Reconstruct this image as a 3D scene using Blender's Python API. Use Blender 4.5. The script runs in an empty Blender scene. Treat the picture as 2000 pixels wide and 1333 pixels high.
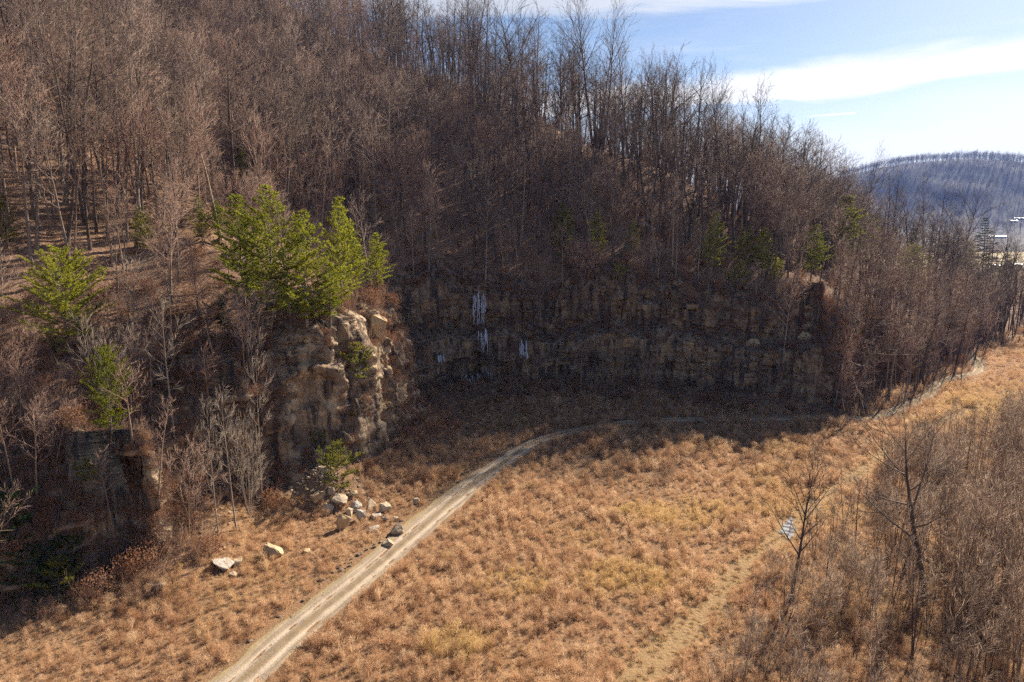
import bpy, math, random
import numpy as np
from mathutils import Vector, Matrix, Euler
from mathutils.bvhtree import BVHTree

S = bpy.context.scene
C = S.collection
R = math.radians

# ------------------------------------------------------------------ camera
CAM = (0.0, 0.0, 40.0)
PITCH = R(10.0)
FPX = 1333.0                                   # focal length in pixels of the 2000 px wide photograph
cam_data = bpy.data.cameras.new('camera')
cam_data.sensor_width = 36.0
cam_data.lens = 36.0 * FPX / 2000.0
cam_data.clip_start = 0.5
cam_data.clip_end = 20000.0
cam = bpy.data.objects.new('camera', cam_data)
cam.location = CAM
cam.rotation_euler = (math.pi / 2 - PITCH, 0, 0)
C.objects.link(cam)
S.camera = cam

# ------------------------------------------------------------------ light
SUN_AZ, SUN_EL = R(39.0), R(30.5)              # azimuth clockwise from +Y (the way the camera looks)
SUN_DIR = Vector((math.sin(SUN_AZ) * math.cos(SUN_EL), math.cos(SUN_AZ) * math.cos(SUN_EL), math.sin(SUN_EL)))
sun_d = bpy.data.lights.new('sun', 'SUN')
sun_d.energy = 5.0
sun_d.angle = R(0.6)
sun_d.color = (1.0, 0.89, 0.74)
sun = bpy.data.objects.new('sun', sun_d)
sun.rotation_euler = SUN_DIR.to_track_quat('Z', 'Y').to_euler()
sun.location = (0, 0, 300)
C.objects.link(sun)

S.view_settings.view_transform = 'Standard'
S.view_settings.look = 'None'
S.view_settings.gamma = 1.0
S.view_settings.use_curve_mapping = False
S.view_settings.exposure = 1.3
cy = S.cycles
cy.max_bounces = 4
cy.diffuse_bounces = 2
cy.glossy_bounces = 2
cy.transmission_bounces = 3
cy.transparent_max_bounces = 6
cy.volume_bounces = 0
cy.volume_max_steps = 8
cy.caustics_reflective = False
cy.caustics_refractive = False
cy.use_denoising = False
cy.use_adaptive_sampling = True
cy.adaptive_threshold = 0.02
cy.adaptive_min_samples = 16


class NT:
    """small node-tree helper"""
    def __init__(self, tree):
        self.t = tree; self.n = tree.nodes; self.l = tree.links

    def add(self, typ, **kw):
        nd = self.n.new(typ)
        for k, v in kw.items():
            setattr(nd, k, v)
        return nd

    def link(self, a, b):
        self.l.new(a, b)

    def setin(self, sock, v):
        if isinstance(v, bpy.types.NodeSocket):
            self.l.new(v, sock)
        else:
            sock.default_value = v

    def math(self, op, a, b=None, c=None, clamp=False):
        nd = self.add('ShaderNodeMath', operation=op, use_clamp=clamp)
        self.setin(nd.inputs[0], a)
        if b is not None: self.setin(nd.inputs[1], b)
        if c is not None: self.setin(nd.inputs[2], c)
        return nd.outputs[0]

    def smooth(self, x, lo, hi):
        nd = self.add('ShaderNodeMapRange', interpolation_type='SMOOTHSTEP')
        self.setin(nd.inputs[0], x)
        nd.inputs[1].default_value = lo; nd.inputs[2].default_value = hi
        return nd.outputs[0]

    def mix(self, f, a, b):
        nd = self.add('ShaderNodeMix', data_type='RGBA')
        self.setin(nd.inputs[0], f)
        for s, v in ((nd.inputs[6], a), (nd.inputs[7], b)):
            if isinstance(v, bpy.types.NodeSocket): self.l.new(v, s)
            else: s.default_value = (v[0], v[1], v[2], 1.0)
        return nd.outputs[2]

    def noise(self, vec, scale, detail=3.0, rough=0.55, dist=0.0, dim='3D'):
        nd = self.add('ShaderNodeTexNoise', noise_dimensions=dim)
        if vec is not None: self.link(vec, nd.inputs['Vector'])
        nd.inputs['Scale'].default_value = scale
        nd.inputs['Detail'].default_value = detail
        nd.inputs['Roughness'].default_value = rough
        nd.inputs['Distortion'].default_value = dist
        return nd.outputs[0]

    def vscale(self, vec, s):
        nd = self.add('ShaderNodeVectorMath', operation='MULTIPLY')
        self.link(vec, nd.inputs[0]); nd.inputs[1].default_value = s
        return nd.outputs[0]


# ------------------------------------------------------------------ sky with thin cirrus
world = bpy.data.worlds.new('World')
S.world = world
world.use_nodes = True
w = NT(world.node_tree)
w.n.clear()
sky = w.add('ShaderNodeTexSky', sky_type='NISHITA')
sky.sun_disc = False
sky.sun_elevation = SUN_EL
sky.sun_rotation = SUN_AZ
sky.altitude = 200
sky.air_density = 0.8
sky.dust_density = 0.35
sky.ozone_density = 2.0
tc = w.add('ShaderNodeTexCoord')
sep = w.add('ShaderNodeSeparateXYZ')
w.link(tc.outputs['Generated'], sep.inputs[0])
dx, dy, dz = sep.outputs
az = w.math('ARCTAN2', dx, dy)
el = w.math('ARCSINE', dz)
comb = w.add('ShaderNodeCombineXYZ')
w.setin(comb.inputs[0], w.math('MULTIPLY', az, 2.2))
w.setin(comb.inputs[1], w.math('MULTIPLY', el, 16.0))
wisp = w.noise(comb.outputs[0], 1.6, 7.0, 0.62, 0.6)
comb2 = w.add('ShaderNodeCombineXYZ')
w.setin(comb2.inputs[0], w.math('MULTIPLY', az, 1.2))
w.setin(comb2.inputs[1], w.math('MULTIPLY', el, 3.0))
warp = w.noise(comb2.outputs[0], 2.0, 3.0, 0.5)
# elevation of the main cirrus bank, warped so that its edge is frayed
elw = w.math('ADD', el, w.math('MULTIPLY', w.math('SUBTRACT', warp, 0.5), 0.05))
elw = w.math('ADD', elw, w.math('MULTIPLY', w.math('SUBTRACT', wisp, 0.5), 0.05))
elw = w.math('SUBTRACT', elw, w.math('MULTIPLY', az, 0.035))
b1 = w.math('MULTIPLY', w.smooth(elw, 0.135, 0.148), w.math('SUBTRACT', 1.0, w.smooth(elw, 0.165, 0.186)))
b2 = w.smooth(w.math('ADD', el, w.math('MULTIPLY', w.math('SUBTRACT', wisp, 0.5), 0.07)), 0.262, 0.285)
b2 = w.math('MULTIPLY', b2, w.math('SUBTRACT', 1.0, w.smooth(el, 0.31, 0.42)))
veil = w.math('MULTIPLY', w.smooth(wisp, 0.45, 0.8), 0.25)
low = w.math('MULTIPLY', w.math('SUBTRACT', 1.0, w.smooth(elw, 0.05, 0.17)), 0.86)
amt = w.math('MAXIMUM', w.math('MULTIPLY', b1, 0.95), w.math('MULTIPLY', b2, 0.72))
amt = w.math('MAXIMUM', amt, veil)
amt = w.math('MAXIMUM', amt, low)
# a short aircraft trail low in the sky
tr_el = w.math('ABSOLUTE', w.math('SUBTRACT', el, w.math('ADD', 0.1262, w.math('MULTIPLY', az, 0.016))))
trail_s = w.math('SUBTRACT', 1.0, w.smooth(tr_el, 0.0007, 0.0019))
trail_s = w.math('MULTIPLY', trail_s, w.math('MULTIPLY', w.smooth(az, 0.37, 0.43), w.math('SUBTRACT', 1.0, w.smooth(az, 0.448, 0.453))))
amt = w.math('MAXIMUM', amt, w.math('MULTIPLY', trail_s, 1.0))
amt = w.math('MULTIPLY', amt, w.smooth(dz, -0.02, 0.0))
bw = w.add('ShaderNodeRGBToBW')
w.link(sky.outputs[0], bw.inputs[0])
lum = w.math('MINIMUM', w.math('ADD', w.math('MULTIPLY', bw.outputs[0], 1.4), 2.0), 10.0)
cc = w.add('ShaderNodeCombineXYZ')
w.setin(cc.inputs[0], w.math('MULTIPLY', lum, 1.0)); w.setin(cc.inputs[1], w.math('MULTIPLY', lum, 1.0)); w.setin(cc.inputs[2], w.math('MULTIPLY', lum, 1.02))
skycol = w.mix(amt, sky.outputs[0], cc.outputs[0])
bg = w.add('ShaderNodeBackground')
w.link(skycol, bg.inputs[0])
bg.inputs[1].default_value = 0.05
wo = w.add('ShaderNodeOutputWorld')
w.link(bg.outputs[0], wo.inputs[0])

# ------------------------------------------------------------------ numeric helpers
rng = np.random.default_rng(7)
random.seed(7)


def hash2(ix, iy, seed=0):
    h = (ix.astype(np.int64) * 374761393 + iy.astype(np.int64) * 668265263 + seed * 1442695041) & 0x7fffffff
    h = ((h ^ (h >> 13)) * 1274126177) & 0x7fffffff
    h = (h ^ (h >> 16)) & 0xffff
    return h / 65535.0


def vnoise(x, y, seed=0):
    ix = np.floor(x); iy = np.floor(y)
    fx = x - ix; fy = y - iy
    fx = fx * fx * (3 - 2 * fx); fy = fy * fy * (3 - 2 * fy)
    a = hash2(ix, iy, seed); b = hash2(ix + 1, iy, seed)
    c = hash2(ix, iy + 1, seed); d = hash2(ix + 1, iy + 1, seed)
    return (a + (b - a) * fx) * (1 - fy) + (c + (d - c) * fx) * fy


def fbm(x, y, octv=4, seed=0):
    r = np.zeros_like(x, dtype=float); amp = 0.5
    for o in range(octv):
        r += amp * (vnoise(x, y, seed + o * 17) - 0.5) * 2
        x = x * 2.03 + 11.3; y = y * 2.03 - 7.7; amp *= 0.5
    return r


def sstep(x, lo, hi):
    t = np.clip((x - lo) / (hi - lo), 0, 1)
    return t * t * (3 - 2 * t)


def catmull(pts, n):
    P = np.array([2 * np.array(pts[0]) - np.array(pts[1])] + [np.array(p) for p in pts] + [2 * np.array(pts[-1]) - np.array(pts[-2])], float)
    out = []
    for i in range(1, len(P) - 2):
        p0, p1, p2, p3 = P[i - 1], P[i], P[i + 1], P[i + 2]
        for t in np.linspace(0, 1, n, endpoint=False):
            out.append(0.5 * (2 * p1 + (p2 - p0) * t + (2 * p0 - 5 * p1 + 4 * p2 - p3) * t * t + (3 * p1 - p0 - 3 * p2 + p3) * t ** 3))
    out.append(P[-2])
    return np.array(out)


def resample(pts, step):
    seg = np.hypot(*np.diff(pts[:, :2], axis=0).T)
    s = np.concatenate([[0], np.cumsum(seg)])
    n = max(2, int(s[-1] / step))
    q = np.linspace(0, s[-1], n)
    return np.stack([np.interp(q, s, pts[:, k]) for k in range(pts.shape[1])], 1), q


CP, SP = math.cos(PITCH), math.sin(PITCH)


def ray(u, v):
    x = (u - 1000) / FPX; y = (666.5 - v) / FPX
    return Vector((x, CP + SP * y, -SP + CP * y)).normalized()


def flat(u, v, z=0.0):
    r = ray(u, v); t = (z - CAM[2]) / r.z
    return (r.x * t, r.y * t)


def project(p):
    """plan of a world point in photograph pixels and its depth"""
    x, y, z = p[0] - CAM[0], p[1] - CAM[1], p[2] - CAM[2]
    d = y * CP - z * SP
    h = y * SP + z * CP
    return 1000 + FPX * x / d, 666.5 - FPX * h / d, d


# ------------------------------------------------------------------ lie of the land
# foot of the cliff, walked from the near left to the far right; the hill is on the left hand
foot_pts = [(-210, -20), (-140, 8), (-100, 36), (-68, 54), (-58, 60.5), (-49, 66), (-43.5, 69.0), (-39.0, 71), (-38.8, 74.5), (-42.0, 78.5),
            (-41.5, 84), (-36.5, 90), (-32.5, 94), (-30, 97), (-25.2, 99.5), (-22.5, 105), (-21, 112), (-18.5, 119), (-17.0, 128),
            (-20.5, 138), (-21, 148), (-14, 155.5), (-5, 158.5), (5, 158), (12, 157.5), (24, 155.5), (36, 153), (47, 149.5),
            (56, 146), (63, 142), (68.5, 141), (75, 145), (83, 151), (94, 162), (106, 174), (122, 190), (138, 205), (158, 226),
            (188, 250), (240, 283), (330, 330), (520, 410), (900, 560)]
FOOT, FS = resample(catmull(foot_pts, 24), 1.0)
FT = np.gradient(FOOT, axis=0)
FT /= np.linalg.norm(FT, axis=1)[:, None]


def s_at(x, y):
    return FS[np.argmin((FOOT[:, 0] - x) ** 2 + (FOOT[:, 1] - y) ** 2)]


_sk = [(-210, -20, 12), (-92, 40, 12), (-58, 60.5, 12.5), (-47, 67, 13.5), (-38, 71.5, 17), (-41.5, 84, 18), (-30, 97, 25), (-22, 106, 27), (-21, 148, 27), (12, 157.5, 27),
       (47, 149.5, 27), (66, 141, 25), (83, 151, 20), (106, 174, 14), (138, 205, 8), (158, 226, 4), (188, 250, 1.2), (900, 560, 1.0)]
HCS = np.array([s_at(a, b) for a, b, c in _sk]); HCV = np.array([c for a, b, c in _sk], float)


def cliff_h(s):
    s = np.asarray(s, float)
    return np.interp(s, HCS, HCV) * (1 + .26 * fbm(s / 15.0, s * 0 + .5, 3, 91))


ZRX = np.array([-600, -220, -150, -100, -50, 0, 37, 80, 105, 121, 139, 164, 190, 230, 900.0])
ZRZ = np.array([230, 190, 160, 136, 108, 82, 60, 46, 38, 33, 28, 20, 7, 3.5, 3.0])


def sd(x, y):
    """signed distance to the cliff foot (positive up the hill) and the place along it"""
    x = np.asarray(x, float).ravel(); y = np.asarray(y, float).ravel()
    d = np.empty_like(x); s = np.empty_like(x)
    for i in range(0, len(x), 20000):
        a = x[i:i + 20000, None]; b = y[i:i + 20000, None]
        q = (a - FOOT[None, :, 0]) ** 2 + (b - FOOT[None, :, 1]) ** 2
        k = np.argmin(q, 1)
        m = np.sqrt(q[np.arange(len(k)), k])
        cr = FT[k, 0] * (y[i:i + 20000] - FOOT[k, 1]) - FT[k, 1] * (x[i:i + 20000] - FOOT[k, 0])
        d[i:i + 20000] = np.where(cr >= 0, m, -m); s[i:i + 20000] = FS[k]
    return d, s


def road_line(pix):
    return resample(catmull([flat(u, v) for u, v in pix], 10), 0.8)[0]


ROAD = road_line([(330, 1440), (470, 1333), (560, 1252), (640, 1185), (716, 1124), (800, 1052), (880, 984), (945, 932), (1000, 893), (1048, 864),
                  (1110, 845), (1200, 829), (1300, 821), (1400, 820), (1500, 819), (1600, 815), (1660, 817), (1705, 817), (1745, 803),
                  (1790, 785), (1818, 768), (1828, 752), (1858, 739), (1895, 732), (1912, 722), (1908, 705), (1894, 690), (1896, 680), (1930, 668), (1985, 657), (2060, 645)])
TRAIL = road_line([(1180, 1440), (1250, 1320), (1330, 1235), (1420, 1140), (1490, 1072), (1545, 1025), (1620, 965), (1690, 915), (1750, 870), (1830, 830), (1900, 800), (2010, 775)])


def line_dist(x, y, L):
    x = np.asarray(x, float).ravel(); y = np.asarray(y, float).ravel()
    o = np.empty_like(x)
    for i in range(0, len(x), 20000):
        o[i:i + 20000] = np.sqrt(np.min((x[i:i + 20000, None] - L[None, :, 0]) ** 2 + (y[i:i + 20000, None] - L[None, :, 1]) ** 2, 1))
    return o


def raw_height(x, y, full=False):
    shp = np.shape(x)
    x = np.asarray(x, float).ravel(); y = np.asarray(y, float).ravel()
    d, s = sd(x, y)
    hc = cliff_h(s)
    k = 0.60 + 0.10 * fbm(x / 60, y / 60, 2, 3)
    up = np.maximum(d - 11, 0)
    hill = hc * sstep(d, 5.0, 11.0) + k * up
    zr = np.interp(x, ZRX, ZRZ) + 4.0 * fbm(x / 45, y / 45, 3, 5)
    zr = np.maximum(zr, hc * sstep(d, 5.0, 11.0))
    zr = zr - 0.10 * np.maximum(d - 150, 0)
    q = 9.0
    t = np.clip(0.5 + 0.5 * (zr - hill) / q, 0, 1)
    z = zr * (1 - t) + hill * t - q * t * (1 - t)
    rough = fbm(x / 7, y / 7, 4, 11) * 0.9 + fbm(x / 22, y / 22, 3, 21) * 2.2
    z = np.where(d > 0, z + rough * sstep(d, 12, 24) * sstep(zr, 2, 20), z)
    field = 0.35 * fbm(x / 25, y / 25, 3, 31) + 0.10 * fbm(x / 3.0, y / 3.0, 2, 41)
    talus = 2.0 * sstep(d, -9, 1) * np.clip(hc / 20, 0, 1)
    mound = 3.0 * np.exp(-((x + 27.5) ** 2 + (y - 95.5) ** 2) / 16.0) + 1.6 * np.exp(-((x + 38.0) ** 2 + (y - 82) ** 2) / 20.0)
    rd = line_dist(x, y, ROAD)
    rflat = sstep(rd, 2.5, 7.0)
    low = (field + talus + mound) * rflat
    z = np.where(d > 5, z + (low * (1 - sstep(d, 5, 11))), low)
    z = np.where(np.hypot(x, y) > 650, z * 0.9, z)
    z = z.reshape(shp)
    if full:
        return z, d.reshape(shp), s.reshape(shp)
    return z


_hx = np.arange(-225, 266, 2.5); _hy = np.arange(20, 356, 2.5)
_A, _B = np.meshgrid(_hx, _hy)
_Z, _D, _S = raw_height(_A, _B, True)
_g = np.exp(-.5 * (np.arange(-6, 7) / 2.6) ** 2); _g /= _g.sum()
_P = np.pad(_Z, 6, 'edge')
_P = sum(_g[i] * _P[i:i + _Z.shape[0], :] for i in range(13))
_P = sum(_g[i] * _P[:, i:i + _Z.shape[1]] for i in range(13))
_edge = np.minimum(np.minimum(_A + 225, 265 - _A), np.minimum(_B - 20, 355 - _B))
DELTA = (_P - _Z) * sstep(_D, 13, 26) * sstep(_edge, 0, 12)


def height(x, y, full=False):
    """lie of the land with the sharp creases of the spurs rounded off"""
    z, d, s = raw_height(x, y, True)
    fx = np.clip((np.asarray(x, float) + 225) / 2.5, 0, len(_hx) - 1.001); fy = np.clip((np.asarray(y, float) - 20) / 2.5, 0, len(_hy) - 1.001)
    ix = fx.astype(int); iy = fy.astype(int); fx = fx - ix; fy = fy - iy
    z = z + (DELTA[iy, ix] * (1 - fx) + DELTA[iy, ix + 1] * fx) * (1 - fy) + (DELTA[iy + 1, ix] * (1 - fx) + DELTA[iy + 1, ix + 1] * fx) * fy
    return (z, d, s) if full else z


# ------------------------------------------------------------------ mesh helpers
def mesh_np(name, V, F, mats=(), midx=None, smooth=False):
    V = np.asarray(V, np.float32)
    F = np.asarray(F, np.int32)
    me = bpy.data.meshes.new(name)
    me.vertices.add(len(V)); me.vertices.foreach_set('co', V.ravel())
    k = F.shape[1]
    me.loops.add(F.size); me.loops.foreach_set('vertex_index', F.ravel())
    me.polygons.add(len(F))
    me.polygons.foreach_set('loop_start', np.arange(0, F.size, k, dtype=np.int32))
    me.polygons.foreach_set('loop_total', np.full(len(F), k, np.int32))
    if midx is not None: me.polygons.foreach_set('material_index', np.asarray(midx, np.int32))
    if smooth: me.polygons.foreach_set('use_smooth', np.ones(len(F), bool))
    for m in mats: me.materials.append(m)
    me.update(calc_edges=True)
    return me


def grid_faces(nr, nc):
    i = np.arange(nr - 1)[:, None] * nc + np.arange(nc - 1)[None, :]
    return np.stack([i, i + 1, i + nc + 1, i + nc], -1).reshape(-1, 4)


def obj(name, me, parent=None, loc=None, kind=None, label=None, cat=None, group=None):
    o = bpy.data.objects.new(name, me)
    C.objects.link(o)
    if parent is not None: o.parent = parent
    if loc is not None: o.location = loc
    tag(o, label, cat, group, kind)
    return o


def tag(o, label=None, cat=None, group=None, kind=None):
    if label: o['label'] = label
    if cat: o['category'] = cat
    if group: o['group'] = group
    if kind: o['kind'] = kind


class MB:
    """collects tubes, cones and faces as triangles"""
    def __init__(self):
        self.v = []; self.f = []

    def frame(self, d):
        a = Vector((0, 0, 1)) if abs(d.z) < 0.9 else Vector((1, 0, 0))
        x = d.cross(a).normalized()
        return x, d.cross(x).normalized()

    def tube(self, pts, rad, sides):
        n = len(pts); b = len(self.v)
        for i in range(n):
            d = (pts[min(i + 1, n - 1)] - pts[max(i - 1, 0)]).normalized()
            x, y = self.frame(d)
            for k in range(sides):
                a = 2 * math.pi * k / sides
                self.v.append(tuple(pts[i] + (x * math.cos(a) + y * math.sin(a)) * rad[i]))
        for i in range(n - 1):
            for k in range(sides):
                p = b + i * sides + k; q = b + i * sides + (k + 1) % sides
                self.f.append((p, q, q + sides)); self.f.append((p, q + sides, p + sides))

    def cone(self, p, tip, r):
        d = (tip - p)
        if d.length < 1e-5: return
        x, y = self.frame(d.normalized())
        b = len(self.v)
        self.v.append(tuple(p + x * r)); self.v.append(tuple(p - x * r * .5 + y * r * .87)); self.v.append(tuple(p - x * r * .5 - y * r * .87))
        self.v.append(tuple(tip))
        self.f += [(b, b + 1, b + 3), (b + 1, b + 2, b + 3), (b + 2, b, b + 3)]

    def blade(self, p, d, side, L, wd, bend):
        """a narrow leaf: two segments, drooping"""
        b = len(self.v)
        m = p + d * (L * 0.55)
        t = p + d * L + bend
        self.v += [tuple(p - side * wd * .5), tuple(p + side * wd * .5), tuple(m + side * wd * .45), tuple(m - side * wd * .45), tuple(t)]
        self.f += [(b, b + 1, b + 2), (b, b + 2, b + 3), (b + 3, b + 2, b + 4)]

    def mesh(self, name, mats=(), smooth=False):
        return mesh_np(name, self.v, self.f, mats, None, smooth)


# ------------------------------------------------------------------ materials
def new_mat(name):
    m = bpy.data.materials.new(name)
    m.use_nodes = True
    t = NT(m.node_tree); t.n.clear()
    out = t.add('ShaderNodeOutputMaterial')
    return m, t, out


def principled(t, out, col, rough=0.9, bump=None, bstr=0.4, bdist=0.1, spec=0.2):
    p = t.add('ShaderNodeBsdfPrincipled')
    t.setin(p.inputs['Base Color'], col if isinstance(col, bpy.types.NodeSocket) else (*col, 1))
    t.setin(p.inputs['Roughness'], rough)
    p.inputs['Specular IOR Level'].default_value = spec
    if bump is not None:
        b = t.add('ShaderNodeBump')
        b.inputs['Strength'].default_value = bstr; b.inputs['Distance'].default_value = bdist
        t.link(bump, b.inputs['Height']); t.link(b.outputs[0], p.inputs['Normal'])
    t.link(p.outputs[0], out.inputs[0])
    return p


def geo_pos(t):
    return t.add('ShaderNodeNewGeometry').outputs['Position']


def wood_mat(name, cols, moss=None):
    m, t, out = new_mat(name)
    oi = t.add('ShaderNodeObjectInfo')
    rnd = oi.outputs['Random']
    pos = geo_pos(t)
    n1 = t.noise(pos, 0.045, 2.0)
    ra = t.math('ADD', t.math('MULTIPLY', rnd, 0.75), t.math('MULTIPLY', n1, 0.5))
    ramp = t.add('ShaderNodeValToRGB')
    t.link(t.math('SUBTRACT', ra, 0.12), ramp.inputs[0])
    el_ = ramp.color_ramp.elements
    el_[0].position = 0.0; el_[0].color = (*cols[0], 1)
    el_[1].position = 1.0; el_[1].color = (*cols[-1], 1)
    for i, c in enumerate(cols[1:-1]):
        e = el_.new((i + 1) / (len(cols) - 1)); e.color = (*c, 1)
    col = ramp.outputs[0]
    n2 = t.noise(t.vscale(pos, (3, 3, 0.8)), 1.0, 3.0)
    col = t.mix(t.smooth(n2, 0.35, 0.7), col, t.mix(0.45, col, (0.06, 0.045, 0.035)))
    principled(t, out, col, 0.9)
    return m


def leafy_mat(name, cols, trans=0.4, patch=None):
    """thin leaves, needles or grass: colour varies by plant and by place, light passes through"""
    m, t, out = new_mat(name)
    rnd = t.add('ShaderNodeObjectInfo').outputs['Random']
    pos = geo_pos(t)
    n1 = t.noise(pos, 0.6, 2.0)
    f = t.math('ADD', t.math('MULTIPLY', rnd, 0.6), t.math('MULTIPLY', t.math('SUBTRACT', n1, 0.3), 1.0))
    ramp = t.add('ShaderNodeValToRGB')
    t.link(f, ramp.inputs[0])
    e = ramp.color_ramp.elements
    e[0].position = 0.05; e[0].color = (*cols[0], 1)
    e[1].position = 0.95; e[1].color = (*cols[-1], 1)
    for i, c in enumerate(cols[1:-1]):
        k = e.new(0.05 + 0.9 * (i + 1) / (len(cols) - 1)); k.color = (*c, 1)
    col = ramp.outputs[0]
    if patch:
        col = patch(t, pos, col)
    d = t.add('ShaderNodeBsdfDiffuse'); t.link(col, d.inputs[0])
    tr = t.add('ShaderNodeBsdfTranslucent'); t.link(col, tr.inputs[0])
    mx = t.add('ShaderNodeMixShader'); mx.inputs[0].default_value = trans
    t.link(d.outputs[0], mx.inputs[1]); t.link(tr.outputs[0], mx.inputs[2])
    t.link(mx.outputs[0], out.inputs[0])
    return m


PATCHES = [(*flat(1225, 1130), 7.0, 5.0), (*flat(1320, 1005), 9.0, 6.0), (*flat(1010, 1140), 4.0, 4.0), (*flat(900, 1260), 4.0, 3.0), (*flat(1970, 800), 16.0, 12.0)]


def field_patch(t, pos, col):
    g_ = t.noise(t.vscale(pos, (1, 1, 0)), 0.16, 3.0, 0.6)
    col = t.mix(t.smooth(g_, 0.60, 0.72), col, t.mix(0.45, col, (0.44, 0.34, 0.13)))
    d_ = t.noise(t.vscale(pos, (1, 1, 0)), 0.42, 3.0, 0.6)
    col = t.mix(t.smooth(d_, 0.52, 0.68), col, t.mix(0.5, col, (0.22, 0.115, 0.06)))
    big = t.noise(pos, 0.035, 4.0, 0.6)
    col = t.mix(t.smooth(big, 0.52, 0.66), col, t.mix(0.5, col, (0.66, 0.47, 0.21)))
    red = t.noise(t.vscale(pos, (1, 1, 0)), 0.05, 3.0, 0.6, 0.5)
    col = t.mix(t.smooth(red, 0.55, 0.70), col, t.mix(0.45, col, (0.40, 0.20, 0.11)))
    for (cx_, cy0, rx_, ry_) in PATCHES:
        sx_ = t.add('ShaderNodeVectorMath', operation='SUBTRACT'); t.link(pos, sx_.inputs[0]); sx_.inputs[1].default_value = (cx_, cy0, 0)
        ln_v = t.add('ShaderNodeVectorMath', operation='LENGTH'); t.link(t.vscale(sx_.outputs[0], (1 / rx_, 1 / ry_, 0)), ln_v.inputs[0])
        rr = t.math('ADD', ln_v.outputs['Value'], t.math('MULTIPLY', t.math('SUBTRACT', d_, .5), 2.2))
        col = t.mix(t.math('SUBTRACT', 1.0, t.smooth(rr, .5, 1.15)), col, t.mix(0.42, col, (0.66, 0.49, 0.17)))
    return col


M = {}
M['bark'] = wood_mat('bark', [(0.15, 0.115, 0.09), (0.24, 0.19, 0.145), (0.36, 0.29, 0.225)])
M['twig'] = wood_mat('twig', [(0.20, 0.135, 0.105), (0.33, 0.235, 0.18), (0.46, 0.34, 0.265)])
M['pale_bark'] = wood_mat('pale_bark', [(0.26, 0.20, 0.15), (0.34, 0.27, 0.205), (0.40, 0.33, 0.26)])
M['warm_bark'] = wood_mat('warm_bark', [(0.20, 0.135, 0.09), (0.30, 0.21, 0.14), (0.38, 0.28, 0.19)])
M['warm_twig'] = wood_mat('warm_twig', [(0.28, 0.165, 0.115), (0.40, 0.25, 0.18), (0.50, 0.34, 0.25)])
M['dark_twig'] = wood_mat('dark_twig', [(0.10, 0.07, 0.055), (0.16, 0.115, 0.085), (0.22, 0.16, 0.12)])  # twigs darkened in colour to stand for shade on crest trees
M['brush'] = wood_mat('brush_twig', [(0.17, 0.085, 0.055), (0.24, 0.14, 0.09), (0.32, 0.20, 0.13)])
M['thicket'] = wood_mat('thicket_twig', [(0.30, 0.195, 0.13), (0.43, 0.30, 0.205), (0.55, 0.41, 0.29)])
M['dark_bark'] = wood_mat('dark_bark', [(0.085, 0.06, 0.05), (0.12, 0.09, 0.07)])  # dark bark; on crest and skyline trees it carries their backlit shade
M['needle'] = leafy_mat('pine_needle', [(0.15, 0.17, 0.014), (0.29, 0.30, 0.028), (0.42, 0.415, 0.05)], 0.5)
M['dark_needle'] = leafy_mat('hemlock_needle', [(0.035, 0.06, 0.018), (0.06, 0.09, 0.025), (0.09, 0.12, 0.03)], 0.35)
M['olive'] = leafy_mat('olive_needle', [(0.17, 0.17, 0.028), (0.27, 0.26, 0.05), (0.36, 0.33, 0.075)], 0.45)
M['grass'] = leafy_mat('dry_grass', [(0.38, 0.205, 0.112), (0.63, 0.41, 0.24), (0.80, 0.59, 0.38)], 0.5, field_patch)
M['short_grass'] = leafy_mat('short_grass', [(0.42, 0.27, 0.145), (0.52, 0.36, 0.19), (0.48, 0.36, 0.16)], 0.45)
M['dead_leaf'] = leafy_mat('dead_leaf', [(0.20, 0.09, 0.05), (0.30, 0.15, 0.08), (0.36, 0.20, 0.11)], 0.3)


def ground_mat():
    m, t, out = new_mat('ground')
    pos = geo_pos(t)
    hill = t.add('ShaderNodeAttribute', attribute_name='hill').outputs['Fac']
    trail = t.add('ShaderNodeAttribute', attribute_name='trail').outputs['Fac']
    n1 = t.noise(pos, 0.35, 5.0, 0.65)
    n2 = t.noise(pos, 2.6, 4.0, 0.7)
    n3 = t.noise(pos, 0.06, 3.0)
    litter = t.mix(n1, (0.15, 0.08, 0.048), (0.31, 0.18, 0.11))
    litter = t.mix(t.smooth(n2, 0.4, 0.7), litter, (0.40, 0.265, 0.175))
    litter = t.mix(t.math('MULTIPLY', t.smooth(n3, 0.5, 0.75), 0.5), litter, (0.19, 0.12, 0.045))
    thatch = t.mix(n2, (0.17, 0.095, 0.05), (0.34, 0.21, 0.115))
    gr = t.mix(n2, (0.30, 0.20, 0.095), (0.42, 0.30, 0.14))
    col = t.mix(hill, thatch, litter)
    col = t.mix(trail, col, gr)
    h = t.math('ADD', n2, t.math('MULTIPLY', n1, 2.0))
    principled(t, out, col, 0.95, h, 0.7, 0.25, 0.1)
    return m


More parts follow.
